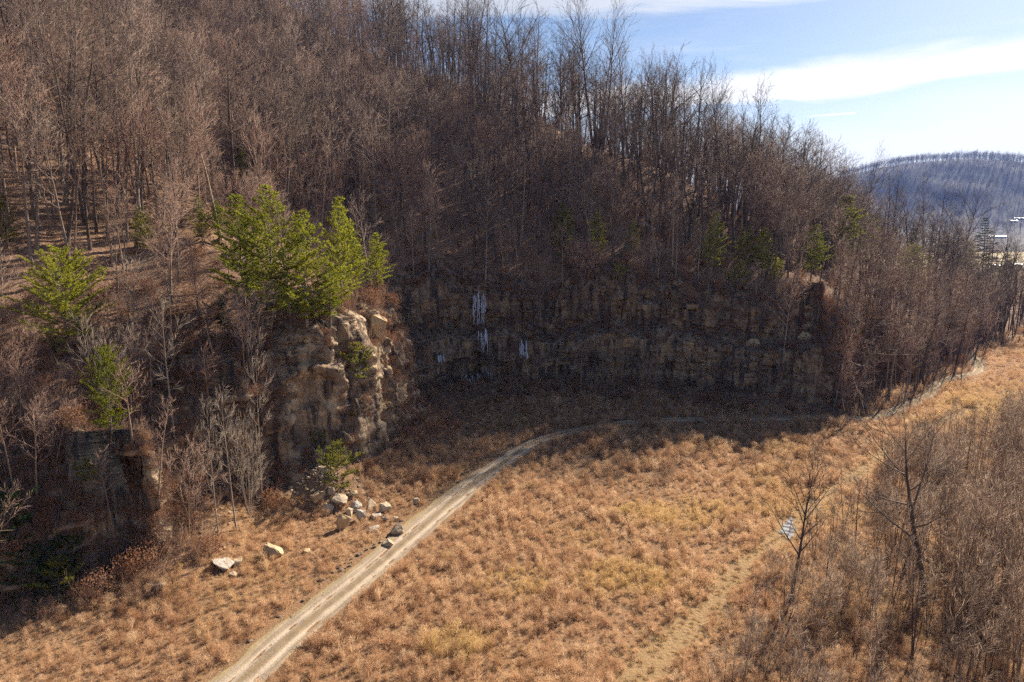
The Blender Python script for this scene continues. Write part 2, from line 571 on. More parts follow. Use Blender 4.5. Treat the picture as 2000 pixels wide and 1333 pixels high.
def rock_mat(name, light, mid, dark, stain=0.6, strata=True, fresh=0.5):
    m, t, out = new_mat(name)
    pos = geo_pos(t)
    n1 = t.noise(pos, 0.22, 5.0, 0.6)
    n2 = t.noise(pos, 1.4, 5.0, 0.65)
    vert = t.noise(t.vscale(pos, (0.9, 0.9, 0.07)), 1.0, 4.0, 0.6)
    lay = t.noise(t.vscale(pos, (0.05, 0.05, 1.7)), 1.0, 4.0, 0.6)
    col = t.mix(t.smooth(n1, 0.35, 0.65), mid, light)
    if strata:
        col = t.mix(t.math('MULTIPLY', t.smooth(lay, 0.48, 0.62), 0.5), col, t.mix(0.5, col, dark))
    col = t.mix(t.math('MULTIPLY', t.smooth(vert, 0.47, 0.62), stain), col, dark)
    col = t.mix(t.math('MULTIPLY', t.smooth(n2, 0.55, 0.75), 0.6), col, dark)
    rust = t.noise(t.vscale(pos, (1, 1, 0.5)), 0.33, 3.0)
    col = t.mix(t.math('MULTIPLY', t.smooth(rust, 0.56, 0.7), fresh), col, (0.44, 0.27, 0.12))
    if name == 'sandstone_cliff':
        fr_lit = t.add('ShaderNodeAttribute', attribute_name='fresh').outputs['Fac']
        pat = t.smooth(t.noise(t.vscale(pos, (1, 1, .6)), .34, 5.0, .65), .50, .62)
        pale = t.mix(n2, (0.36, 0.25, 0.145), (0.60, 0.47, 0.30))  # pale broken rock, with the lit side's sunlight put into its colour
        col = t.mix(t.math('MULTIPLY', fr_lit, pat), col, pale)
    h = t.math('ADD', t.math('MULTIPLY', n2, 0.7), t.math('MULTIPLY', lay, 0.9))
    principled(t, out, col, 0.9, h, 0.9, 0.3, 0.2)
    return m


M['ground'] = ground_mat()
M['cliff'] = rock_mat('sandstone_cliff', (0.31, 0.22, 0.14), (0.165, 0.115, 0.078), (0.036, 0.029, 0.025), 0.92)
M['boulder'] = rock_mat('boulder_sandstone', (0.52, 0.42, 0.29), (0.42, 0.31, 0.20), (0.20, 0.13, 0.08), 0.3, False, 0.4)
M['white_rock'] = rock_mat('white_sandstone', (0.50, 0.455, 0.39), (0.40, 0.35, 0.29), (0.22, 0.17, 0.13), 0.55, False, 0.2)
M['tan_rock'] = rock_mat('tan_sandstone', (0.55, 0.42, 0.25), (0.46, 0.32, 0.18), (0.22, 0.15, 0.09), 0.35, True, 0.5)


def dirt_mat():
    m, t, out = new_mat('dirt_road')
    pos = geo_pos(t)
    a = t.add('ShaderNodeAttribute', attribute_name='across').outputs['Fac']     # metres from the centre line
    lng = t.add('ShaderNodeAttribute', attribute_name='along').outputs['Fac']
    n1 = t.noise(pos, 0.5, 5.0, 0.65)
    n2 = t.noise(pos, 4.0, 3.0, 0.7)
    cmb = t.add('ShaderNodeCombineXYZ'); t.setin(cmb.inputs[0], t.math('MULTIPLY', a, 2.6)); t.setin(cmb.inputs[1], t.math('MULTIPLY', lng, 0.12))
    streak = t.noise(cmb.outputs[0], 1.0, 4.0, 0.6)
    col = t.mix(n1, (0.22, 0.165, 0.115), (0.34, 0.26, 0.18))
    col = t.mix(t.smooth(streak, 0.42, 0.70), col, (0.41, 0.33, 0.245))
    rut = t.math('SUBTRACT', 1.0, t.smooth(t.math('ABSOLUTE', t.math('SUBTRACT', t.math('ABSOLUTE', a), 0.9)), .15, .5))
    col = t.mix(t.math('MULTIPLY', rut, t.math('ADD', .35, t.math('MULTIPLY', n1, .6))), col, (0.50, 0.405, 0.30))
    crown_ = t.math('SUBTRACT', 1.0, t.smooth(t.math('ABSOLUTE', a), .1, .55))
    col = t.mix(t.math('MULTIPLY', crown_, t.smooth(n1, .32, .52)), col, (0.25, 0.18, 0.105))
    edge = t.smooth(t.math('ADD', t.math('ABSOLUTE', a), t.math('MULTIPLY', t.math('SUBTRACT', n1, 0.5), 1.6)), 1.7, 2.3)
    col = t.mix(t.math('MULTIPLY', edge, 0.8), col, t.mix(n2, (0.27, 0.20, 0.10), (0.40, 0.30, 0.15)))
    mid = t.math('MULTIPLY', t.math('SUBTRACT', 1.0, t.smooth(t.math('ADD', t.math('ABSOLUTE', a), t.math('MULTIPLY', t.math('SUBTRACT', n1, 0.5), .5)), .28, .5)), t.smooth(lng, 78.0, 100.0))
    col = t.mix(t.math('MULTIPLY', mid, .85), col, t.mix(n2, (0.25, 0.17, 0.08), (0.38, 0.27, 0.13)))
    clod = t.smooth(n2, 0.62, 0.75)
    col = t.mix(t.math('MULTIPLY', clod, 0.5), col, (0.16, 0.12, 0.09))
    principled(t, out, col, 0.95, t.math('ADD', n2, t.math('MULTIPLY', streak, 1.5)), 0.6, 0.12, 0.1)
    return m


M['dirt'] = dirt_mat()
m_, t_, o_ = new_mat('ice')
pz = geo_pos(t_)
icn = t_.noise(t_.vscale(pz, (2.5, 2.5, 0.4)), 1.0, 3.0)
principled(t_, o_, t_.mix(icn, (0.22, 0.26, 0.34), (0.60, 0.64, 0.72)), 0.25, icn, 0.4, 0.1, 0.5)
M['ice'] = m_
m_, t_, o_ = new_mat('water')
wn = t_.noise(geo_pos(t_), 1.3, 4.0, .6)
principled(t_, o_, t_.mix(t_.smooth(wn, .42, .56), (0.12, 0.11, 0.10), (0.42, 0.42, 0.43)), 0.12, wn, 0.25, 0.05, 0.6)  # pale patches put the puddle's bright glint into the water colour
M['water'] = m_
m_, t_, o_ = new_mat('far_hill')
pz = geo_pos(t_)
fn = t_.noise(pz, 0.03, 5.0, 0.65)
principled(t_, o_, t_.mix(fn, (0.026, 0.025, 0.026), (0.055, 0.046, 0.042)), 0.95)
M['far_hill'] = m_
m_, t_, o_ = new_mat('white_siding'); principled(t_, o_, t_.mix(t_.noise(geo_pos(t_), 0.8), (0.70, 0.70, 0.68), (0.82, 0.81, 0.79)), 0.7); M['siding'] = m_
m_, t_, o_ = new_mat('metal_roof'); principled(t_, o_, t_.mix(t_.noise(geo_pos(t_), 0.6), (0.72, 0.73, 0.74), (0.84, 0.84, 0.84)), 0.45, spec=0.5); M['roof'] = m_
m_, t_, o_ = new_mat('window_glass'); principled(t_, o_, t_.mix(t_.noise(geo_pos(t_), 2.0), (0.03, 0.04, 0.05), (0.06, 0.07, 0.08)), 0.1, spec=0.5); M['glass'] = m_
m_, t_, o_ = new_mat('clod')
principled(t_, o_, t_.mix(t_.noise(geo_pos(t_), 1.5, 4.0), (0.10, 0.075, 0.055), (0.26, 0.19, 0.13)), 0.95)
M['clod'] = m_

# ------------------------------------------------------------------ the ground sheet
def axis(lo, hi, step, far_lo, far_hi):
    mid = np.arange(lo, hi + 1e-6, step)
    a = [lo]; st = step
    while a[-1] > far_lo: st *= 1.35; a.append(a[-1] - st)
    b = [hi]; st = step
    while b[-1] < far_hi: st *= 1.35; b.append(b[-1] + st)
    return np.concatenate([np.array(a[:0:-1]), mid, np.array(b[1:])])


gx = axis(-215, 255, 1.2, -4000, 4000)
gy = axis(30, 345, 1.2, -1500, 9000)
GX, GY = np.meshgrid(gx, gy)
GZ, GD, GS = height(GX, GY, True)
gme = mesh_np('ground', np.stack([GX, GY, GZ], -1).reshape(-1, 3), grid_faces(len(gy), len(gx)), [M['ground']], None, True)
at_ = gme.attributes.new('hill', 'FLOAT', 'POINT')
at_.data.foreach_set('value', np.clip(sstep(GD, -5 + 3 * fbm(GX / 5, GY / 5, 2, 90), 2), 0, 1).astype(np.float32).ravel())
td = line_dist(GX, GY, TRAIL).reshape(GX.shape)
at_ = gme.attributes.new('trail', 'FLOAT', 'POINT')
tw = 1.2 + 1.6 * fbm(GX / 9, GY / 9, 2, 55)
at_.data.foreach_set('value', (.45 * (1 - sstep(td, tw, tw + 1.5))).astype(np.float32).ravel())
ground = obj('ground', gme, kind='structure', label='brown valley floor and leaf-covered hillside')

# ------------------------------------------------------------------ the cliff
PC = [(-210, -20), (900, 560)]
s0, s1 = s_at(-120, 18), s_at(165, 232)
cs = np.arange(s0, s1, 0.32)
NZ = 92
cz = np.linspace(0, 1, NZ)
CPX = np.interp(cs, FS, FOOT[:, 0]); CPY = np.interp(cs, FS, FOOT[:, 1])
k_ = np.exp(-0.5 * (np.arange(-12, 13) / 5.0) ** 2); k_ /= k_.sum()


def sm(a):
    return np.convolve(np.pad(a, 12, 'edge'), k_, 'valid')


tx, ty = np.gradient(sm(CPX)), np.gradient(sm(CPY))
ln_ = np.hypot(tx, ty); tx /= ln_; ty /= ln_
nx, ny = ty, -tx                                # outward, away from the hill
HC = cliff_h(cs)
SS, ZZ = np.meshgrid(cs, cz, indexing='ij')
HH = HC[:, None] * ZZ
sA, sB = s_at(-21, 140), s_at(66, 141)
sP0, sP1 = s_at(-36, 90), s_at(-20, 115)
ZW = np.clip(ZZ + .13 * fbm(SS / 13, SS * 0 + 1.7, 3, 95) * np.sin(np.pi * ZZ), 0, 1)
prof_mid = np.interp(ZW, [0, .05, .30, .44, .46, .52, .58, .60, .80, .86, .93, 1.0], [0, .4, .3, .8, 2.2, 5.2, 5.9, 5.3, 6.0, 6.6, 8.0, 10.6])
prof_spur = np.interp(ZZ, [0, .12, .14, .42, .45, .70, .73, .90, 1.0], [0, .3, .8, 1.0, 1.7, 2.4, 4.0, 5.2, 9.8])
prof_left = np.interp(ZZ, [0, .2, .24, .55, .6, .8, 1.0], [0, .2, 1.1, 1.4, 3.4, 5.8, 10.2])
wm = sstep(SS, sA - 12, sA + 2) * (1 - sstep(SS, sB, sB + 10))
ws = (1 - sstep(SS, sA - 12, sA + 2)) * sstep(SS, sP0 - 8, sP0)
wl = np.clip(1 - wm - ws, 0, 1)
inn = prof_mid * wm + prof_spur * ws + prof_left * wl
th_ = np.unwrap(np.arctan2(sm(ty), sm(tx)))
kap = np.gradient(sm(th_), cs)
Rn = np.where(kap > .02, .75 / np.maximum(kap, .02), 37.0)
Rn = -np.convolve(np.pad(-Rn, 6, 'edge'), np.ones(13) / 13, 'valid')
Rn = np.minimum(Rn, np.minimum(np.roll(Rn, 8), np.roll(Rn, -8)))
inn = np.minimum(inn, Rn[:, None] * (.3 + .7 * ZZ))
chute = (Rn > 12)[:, None] * sstep(vnoise(cs / 8.5, cs * 0 + 3.3, 191), .56, .80)[:, None] * np.ones_like(SS)
inn = inn + chute * ZZ * (1 - ZZ) * 5.0
# joints and beds: blocks of unequal size stand proud or back of one another
bed = np.cumsum(0.5 + 2.6 * hash2(np.arange(40), np.arange(40) * 3, 9)); bed = np.concatenate([[0], bed])
warpz = HH + 0.8 * fbm(SS / 14, HH / 9, 2, 71)
bi = np.searchsorted(bed, warpz.ravel()).reshape(HH.shape)
jw = 2.6 + 6.0 * hash2(bi, bi * 7 + 1, 5)
ji = np.floor((SS + 1.5 * fbm(SS / 4, HH / 3, 2, 72)) / jw + 10 * hash2(bi, bi + 3, 4))
blk = hash2(ji, bi, 14)
big_j = np.floor((SS + 1.6 * fbm(SS / 4, HH / 5, 3, 75)) / 6.5); big = hash2(big_j, np.floor(warpz / 7.0), 15)
msk = sstep(fbm(SS / 10, HH / 7, 3, 171), -.25, .30)                        # where the beds show; elsewhere the face is massive
wob = .9 * fbm(SS / 3.0, HH / 3.0, 3, 75)
ui = np.floor((SS + wob) / 3.4); uj = np.floor((HH + wob + 5 * hash2(ui, ui * 0, 8)) / 6.0)
tall = hash2(ui, uj, 51)                                                     # tall upright slabs between joints
u2 = np.floor((SS - wob * .6) / 1.35); v2 = np.floor((HH + .5 * wob + 2 * hash2(u2, u2 * 0, 18)) / 1.5)
chip = hash2(u2, v2, 52)
rel = (0.2 + .8 * msk) * 0.9 * (blk - 0.5) + 1.9 * (big - 0.5) + 1.4 * (tall - .5) + .42 * (chip - .5) * (1 - .6 * msk)
rel += 0.8 * fbm(SS / 8, HH / 7, 3, 73) + 0.40 * fbm(SS / 1.0, HH / 0.8, 3, 74) + 2.2 * fbm(SS / 16, HH / 30, 2, 78)
bl = np.interp(warpz.ravel(), bed, np.arange(len(bed))).reshape(HH.shape)
rel -= 0.45 * msk * (np.abs(bl - np.round(bl)) < 0.09) * (hash2(np.floor(SS / 5.0 + bi * .37), bi, 33) > .35)
rel -= 0.9 * (hash2(ji, bi, 19) > 0.90) * msk
rid = 1 - np.abs(fbm(SS / 5.5, HH / 22, 3, 181)) * 2.2                        # upright cracks and chutes
rel -= 1.1 * np.clip(rid - .78, 0, 1) / .22
# cave-like hollow behind the ice and the dark recess in the middle of the face
sI = s_at(-10, 157); sC = s_at(15, 157)
rel -= 2.6 * np.exp(-((SS - sI) / 6.0) ** 2) * (1 - sstep(HH, 5.0, 7.5))
rel -= 1.6 * np.exp(-((SS - sC) / 4.0) ** 2) * sstep(HH, 4, 5.5) * (1 - sstep(HH, 7.5, 9))
# smooth quarried slab on the nose of the spur
sN = s_at(-28.5, 97.5)
slab = np.exp(-(((SS - sN) / 4.2) ** 4)) * sstep(HH, 3.0, 5.0) * (1 - sstep(HH, 15.0, 17.5))
fin = hash2(np.floor((HH + .3 * fbm(SS / 5, HH / 2, 2, 88)) / .42), np.floor(SS / 7.0 + .5 * fbm(SS / 2, HH / 2, 2, 89)), 87)      # thin beds
rel = rel * (1 - 0.7 * slab) - 0.7 * slab + .30 * (fin - .5) * sstep(fbm(SS / 6, HH / 5, 2, 99), -.2, .2)
edge_fade = sstep(ZZ, 0, 0.03) * (1 - sstep(ZZ, 0.93, 1.0))
relf = rel * (0.35 + 0.65 * edge_fade) * np.clip(HC / 14, 0.25, 1)[:, None]
off = -inn * np.clip(HC / 20, 0.3, 1)[:, None] + relf
X = CPX[:, None] + nx[:, None] * off; Y = CPY[:, None] + ny[:, None] * off
Zc = HH.copy()
base = height(X[:, 0], Y[:, 0])
Zc = Zc + (base - 0.8)[:, None] * (1 - ZZ) + 0.25 * fbm(SS / 3, HH / 3, 2, 79) * edge_fade
# brow: tuck the last rows under the turf
topd = np.minimum(12.5, Rn * 1.25)
TX = CPX - nx * topd; TY = CPY - ny * topd
TZ = height(TX, TY) - 0.5
V = np.stack([X, Y, Zc], -1)
V = np.concatenate([V, np.stack([TX, TY, TZ], -1)[:, None, :]], 1)
cme = mesh_np('cliff', V.reshape(-1, 3), grid_faces(len(cs), NZ + 1)[:, ::-1], [M['cliff']])
fr_lit_ = np.clip(sstep(SS, s_at(-33, 93.5), s_at(-31, 96)) * (1 - sstep(SS, s_at(-19, 119), s_at(-17.5, 128))) + .9 * sstep(SS, s_at(-40, 70.5), s_at(-39, 72)) * (1 - sstep(SS, s_at(-39, 75), s_at(-41, 78))) + .55 * sstep(SS, s_at(50, 148.5), s_at(57, 145)), 0, 1)  # fresh rock, painted paler to add sunlight on the spur's lit faces
fr_lit_ = np.concatenate([fr_lit_, fr_lit_[:, -1:]], 1)
q = cme.attributes.new('fresh', 'FLOAT', 'POINT'); q.data.foreach_set('value', fr_lit_.astype(np.float32).ravel())
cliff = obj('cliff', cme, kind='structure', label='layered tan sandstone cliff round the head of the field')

# rays from the camera onto the land, to find where a thing stands
nv = len(gme.vertices)
co = np.empty(nv * 3, np.float32); gme.vertices.foreach_get('co', co)
gpoly = grid_faces(len(gy), len(gx)).tolist()
cpoly = (grid_faces(len(cs), NZ + 1) + nv).tolist()
allv = np.concatenate([co.reshape(-1, 3), V.reshape(-1, 3).astype(np.float32)])
LAND = BVHTree.FromPolygons(allv.tolist(), gpoly + cpoly)
CLIFF = BVHTree.FromPolygons(V.reshape(-1, 3).tolist(), grid_faces(len(cs), NZ + 1).tolist())
camv = Vector(CAM)


def at(u, v, tree=None):
    p, n, i, d = (tree or LAND).ray_cast(camv, ray(u, v))
    if p is None:
        x, y = flat(u, v); p = Vector((x, y, 0)); n = Vector((0, 0, 1))
    return p, n


def foot(u, v):
    for k in range(60):
        p, n, i, d = LAND.ray_cast(camv, ray(u, v))
        if p is not None and p.y < 420: return p, v
        v += 4
    return at(u, v)[0], v


def drop(x, y):
    p, n, i, d = LAND.ray_cast(Vector((x, y, 400)), Vector((0, 0, -1)))
    return p.z if p else 0.0


def px_at(p):
    return FPX / max(1.0, project(p)[2])        # pixels per metre there


# ------------------------------------------------------------------ road
def strip(name, L, halfw, nacr, lift, mat, wob=0.0, ruts=False, side=0.0):
    T = np.gradient(L, axis=0); T /= np.linalg.norm(T, axis=1)[:, None]
    N = np.stack([T[:, 1], -T[:, 0]], 1)
    a = np.linspace(-1, 1, nacr)
    n = len(L)
    hw = np.interp(L[:, 1], [100, 135], [halfw, halfw * .62]) if ruts else halfw * np.ones(n)
    side = np.interp(L[:, 1], [95, 125], [side, 0])[:, None] if ruts else side
    wl_ = hw + wob * fbm(np.arange(n) / 6.0, np.zeros(n) + 3, 3, 61); wr_ = hw + wob * fbm(np.arange(n) / 6.0, np.zeros(n) + 9, 3, 62)
    A = np.where(a[None, :] < 0, a[None, :] * (wl_[:, None] + side), a[None, :] * wr_[:, None])
    X = L[:, None, 0] + N[:, None, 0] * A; Y = L[:, None, 1] + N[:, None, 1] * A
    Z = height(X, Y) + lift
    if ruts:
        Z = Z - 0.16 * (np.exp(-((np.abs(A) - 0.95) / 0.32) ** 2)) + 0.10 * fbm(X * .9, Y * .9, 3, 66)
        Z = np.where(np.abs(a)[None, :] > 0.97, Z - lift - 0.05, Z)
    me = mesh_np(name, np.stack([X, Y, Z], -1).reshape(-1, 3), grid_faces(n, nacr)[:, ::-1], [mat], None, True)
    for nm, val in (('across', A), ('along', np.repeat(np.concatenate([[0], np.cumsum(np.hypot(*np.diff(L, axis=0).T))])[:, None], nacr, 1))):
        q = me.attributes.new(nm, 'FLOAT', 'POINT'); q.data.foreach_set('value', val.astype(np.float32).ravel())
    return me


rme = strip('road', resample(ROAD, 0.5)[0], 1.75, 27, 0.16, M['dirt'], 0.5, True, 0.9)
obj('road', rme, kind='structure', label='rutted pale dirt track curving through the brown field')

# puddle on the grassy trail
pp, _ = at(1540, 1032)
pm = MB()
ring = []
for k in range(28):
    a = 2 * math.pi * k / 28
    ring.append((1.0 + 0.25 * math.sin(3 * a + 1) + 0.15 * math.sin(5 * a) + .22 * math.sin(9 * a + .5)) )
ux, uy = Vector((0.42, 0.9, 0)), Vector((0.9, -0.42, 0))
pv = [(pp.x, pp.y, 0)]
for k in range(28):
    a = 2 * math.pi * k / 28
    q = ux * (math.cos(a) * 3.3 * ring[k]) + uy * (math.sin(a) * .75 * ring[k])
    pv.append((pp.x + q.x, pp.y + q.y, 0))
zp = max(height(np.array([v[0] for v in pv]), np.array([v[1] for v in pv]))) + 0.03
pme = bpy.data.meshes.new('puddle')
pme.from_pydata([(x, y, zp) for x, y, _ in pv], [], [(0, k + 1, (k + 1) % 28 + 1) for k in range(28)])
pme.materials.append(M['water'])
obj('puddle', pme, kind='structure', label='puddle on the grassy trail, its white glint put into the colour')

# ------------------------------------------------------------------ plants: bare trees
def curve_path(p, d, L, n, wander, lift, rs):
    pts = [p.copy()]; d = d.normalized()
    for i in range(n):
        d = (d + Vector((rs.uniform(-1, 1), rs.uniform(-1, 1), rs.uniform(-.6, .6))) * wander + Vector((0, 0, lift))).normalized()
        pts.append(pts[-1] + d * (L / n))
    return pts


def along(pts, t):
    f = t * (len(pts) - 1); i = min(int(f), len(pts) - 2); k = f - i
    return pts[i].lerp(pts[i + 1], k), (pts[i + 1] - pts[i]).normalized()


def spread_dir(d, ang, rot):
    a = Vector((0, 0, 1)) if abs(d.z) < 0.95 else Vector((1, 0, 0))
    x = d.cross(a).normalized(); y = d.cross(x).normalized()
    return (d * math.cos(ang) + (x * math.cos(rot) + y * math.sin(rot)) * math.sin(ang)).normalized()


def make_bare(seed, H, form='forest'):
    """-> trunk MB, crown MB ; height about H metres"""
    rs = random.Random(seed)
    tr, cr = MB(), MB()
    P = dict(forest=dict(base=.46, nl=17, ll=.30, a0=66, a1=34, nb=6, nt=3, r=.0125, wander=.04, stems=1, lift=.05),
             narrow=dict(base=.58, nl=12, ll=.22, a0=58, a1=28, nb=5, nt=3, r=.0110, wander=.035, stems=1, lift=.06),
             oak=dict(base=.36, nl=11, ll=.50, a0=66, a1=30, nb=8, nt=5, r=.018, wander=.08, stems=1, lift=.05),
             fan=dict(base=.36, nl=20, ll=.44, a0=44, a1=18, nb=6, nt=3, r=.013, wander=.03, stems=1, lift=.02),
             multi=dict(base=.16, nl=11, ll=.34, a0=52, a1=28, nb=6, nt=5, r=.010, wander=.05, stems=4, lift=.05),
             slender=dict(base=.34, nl=17, ll=.21, a0=66, a1=32, nb=5, nt=4, r=.0072, wander=.05, stems=1, lift=.04),
             snag=dict(base=.45, nl=5, ll=.20, a0=55, a1=35, nb=2, nt=1, r=.018, wander=.08, stems=1, lift=.05),
             sapling=dict(base=.42, nl=10, ll=.20, a0=42, a1=20, nb=4, nt=3, r=.0105, wander=.04, stems=2, lift=.05))[form]
    for st in range(P['stems']):
        d0 = Vector((rs.uniform(-.05, .05), rs.uniform(-.05, .05), 1))
        if P['stems'] > 1:
            a = 2 * math.pi * (st + rs.random() * .5) / P['stems']
            sp = .26 if form == 'multi' else .16
            d0 = Vector((math.cos(a) * sp, math.sin(a) * sp, 1))
        Hs = H * (1 if st == 0 else rs.uniform(.7, 1)) * 0.97
        n = 11
        path = curve_path(Vector((0, 0, -.3)), d0, Hs, n, P['wander'], .03 if P['stems'] == 1 else .05, rs)
        r0 = H * P['r'] * (1 if P['stems'] == 1 else .6)
        rad = [r0 * (1.35 if i == 0 else 1) * (1 - (i / n) ** 1.15 * .93) for i in range(n + 1)]
        tr.tube(path, rad, 6)
        for i in range(P['nl']):
            f = (i + rs.random() * .8) / P['nl']
            t = P['base'] + (1 - P['base']) * (f ** .85) * .985
            p, d = along(path, min(t, .995))
            rt = r0 * (1 - t ** 1.15 * .93)
            ang = R(P['a0'] + (P['a1'] - P['a0']) * f + rs.uniform(-10, 10))
            L = H * P['ll'] * (1 - .62 * f) * rs.uniform(.65, 1.2)
            if form != 'oak' and f < .25: L *= rs.uniform(.4, .9)
            ld = spread_dir(d, ang, i * 2.4 + rs.uniform(-.5, .5))
            lp = curve_path(p, ld, L, 5, .13 if form == 'oak' else .08, P['lift'], rs)
            lr = min(rt * .62, .018 * L + .012)
            cr.tube(lp, [lr * (1 - .80 * k / 5) for k in range(6)], 4)
            nb = max(2, int(P['nb'] * (.5 + L / (H * P['ll']))))
            for j in range(nb):
                tb = .22 + .78 * (j + rs.random()) / nb
                bp, bd = along(lp, min(tb, .99))
                BL = L * (.55 - .28 * tb) * rs.uniform(.7, 1.3) + .25
                bdir = spread_dir(bd, R(rs.uniform(22, 52)), rs.uniform(0, 6.28))
                bpp = curve_path(bp, bdir, BL, 2, .12, .10, rs)
                br = max(.013, lr * .42 * (1 - tb * .4))
                cr.tube(bpp, [br, br * .75, br * .45], 3)
                for q in range(P['nt']):
                    tt = .15 + .85 * (q + rs.random()) / max(1, P['nt'])
                    tp, td_ = along(bpp, min(tt, .99))
                    TL = BL * rs.uniform(.3, .6) + .25
                    tdir = spread_dir(td_, R(rs.uniform(15, 50)), rs.uniform(0, 6.28)) + Vector((0, 0, .12))
                    cr.cone(tp, tp + tdir.normalized() * TL, rs.uniform(.014, .024) * (H / 16) ** .5)
    return tr, cr


class Proto:
    pass


PROTO_COL = bpy.data.collections.new('prototypes')      # not linked to the scene: only feeds the uncountable masses


def bare_proto(name, seed, H, form, bark, twig):
    tr, cr = make_bare(seed, H, form)
    p = Proto(); p.H = H; p.form = form
    p.trunk = tr.mesh(name + '_trunk', [bark], True); p.crown = cr.mesh(name + '_crown', [twig])
    n = len(tr.v)
    F = tr.f + [(a + n, b + n, c + n) for a, b, c in cr.f]
    p.joined = mesh_np(name, tr.v + cr.v, F, [bark, twig], [0] * len(tr.f) + [1] * len(cr.f))
    return p


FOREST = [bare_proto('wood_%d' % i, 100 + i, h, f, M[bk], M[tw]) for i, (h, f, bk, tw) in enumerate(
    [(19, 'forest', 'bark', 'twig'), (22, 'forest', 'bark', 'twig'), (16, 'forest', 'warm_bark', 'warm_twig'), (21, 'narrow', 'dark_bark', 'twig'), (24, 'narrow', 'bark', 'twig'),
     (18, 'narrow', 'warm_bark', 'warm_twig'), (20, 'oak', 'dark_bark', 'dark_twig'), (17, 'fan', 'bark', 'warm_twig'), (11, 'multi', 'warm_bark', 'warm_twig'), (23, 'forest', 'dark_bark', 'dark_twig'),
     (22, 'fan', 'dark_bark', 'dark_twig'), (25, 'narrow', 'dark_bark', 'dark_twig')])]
PALE = [bare_proto('pale_%d' % i, 150 + i, h, f, M['pale_bark'], M['pale_bark']) for i, (h, f) in enumerate([(13, 'multi'), (15, 'fan'), (16, 'slender'), (11, 'snag'), (15, 'slender')])]
SAPL = [bare_proto('sapling_%d' % i, 200 + i, h, 'sapling' if i < 5 else 'multi', M['warm_bark'] if i % 2 else M['dark_bark'], M['thicket']) for i, h in enumerate([8.5, 11.0, 7.0, 10.0, 9.0, 6.0])]
DARK = [bare_proto('dark_%d' % i, 230 + i, h, f, M['dark_bark'], M['dark_bark']) for i, (h, f) in enumerate([(20, 'oak'), (24, 'fan'), (22, 'forest'), (15, 'oak'), (24, 'narrow'), (15, 'fan')])]  # skyline trees: their darkness against the light is in the bark colour


def put_tree(name, proto, loc, H, rz, label, cat='tree', group=None, lean=(0, 0), bushy=1.0):
    e = bpy.data.objects.new(name, None); C.objects.link(e)
    e.empty_display_size = .5
    e.location = loc; e.rotation_euler = (lean[0], lean[1], rz)
    k = H / proto.H
    e.scale = (k * bushy, k * bushy, k)
    tag(e, label, cat, group)
    for nm, me in (('trunk', proto.trunk), ('crown', proto.crown)):
        o = bpy.data.objects.new(nm, me); C.objects.link(o); o.parent = e
    return e


def make_brush(seed, H, stems, spread, r):
    rs = random.Random(seed); m = MB()
    for i in range(stems):
        a = rs.uniform(0, 6.28); q = rs.uniform(0, spread * .5)
        p = Vector((math.cos(a) * q, math.sin(a) * q, -.15))
        d = Vector((math.cos(a) * rs.uniform(.1, .6), math.sin(a) * rs.uniform(.1, .6), 1))
        L = H * rs.uniform(.55, 1.05)
        pts = curve_path(p, d, L, 3, .14, .02, rs)
        m.tube(pts, [r * .9, r * .75, r * .55, r * .3], 3)
        for j in range(11):
            tp, td_ = along(pts, .2 + .8 * (j + rs.random()) / 11)
            TL = L * rs.uniform(.16, .36)
            td2 = spread_dir(td_, R(rs.uniform(20, 60)), rs.uniform(0, 6.28)) + Vector((0, 0, .1))
            tip = tp + td2.normalized() * TL
            m.cone(tp, tip, r * .55)
            for _ in range(2):
                q2 = tp.lerp(tip, rs.uniform(.3, .8))
                m.cone(q2, q2 + spread_dir(td2.normalized(), R(rs.uniform(20, 50)), rs.uniform(0, 6.28)) * TL * .5, r * .38)
    return m


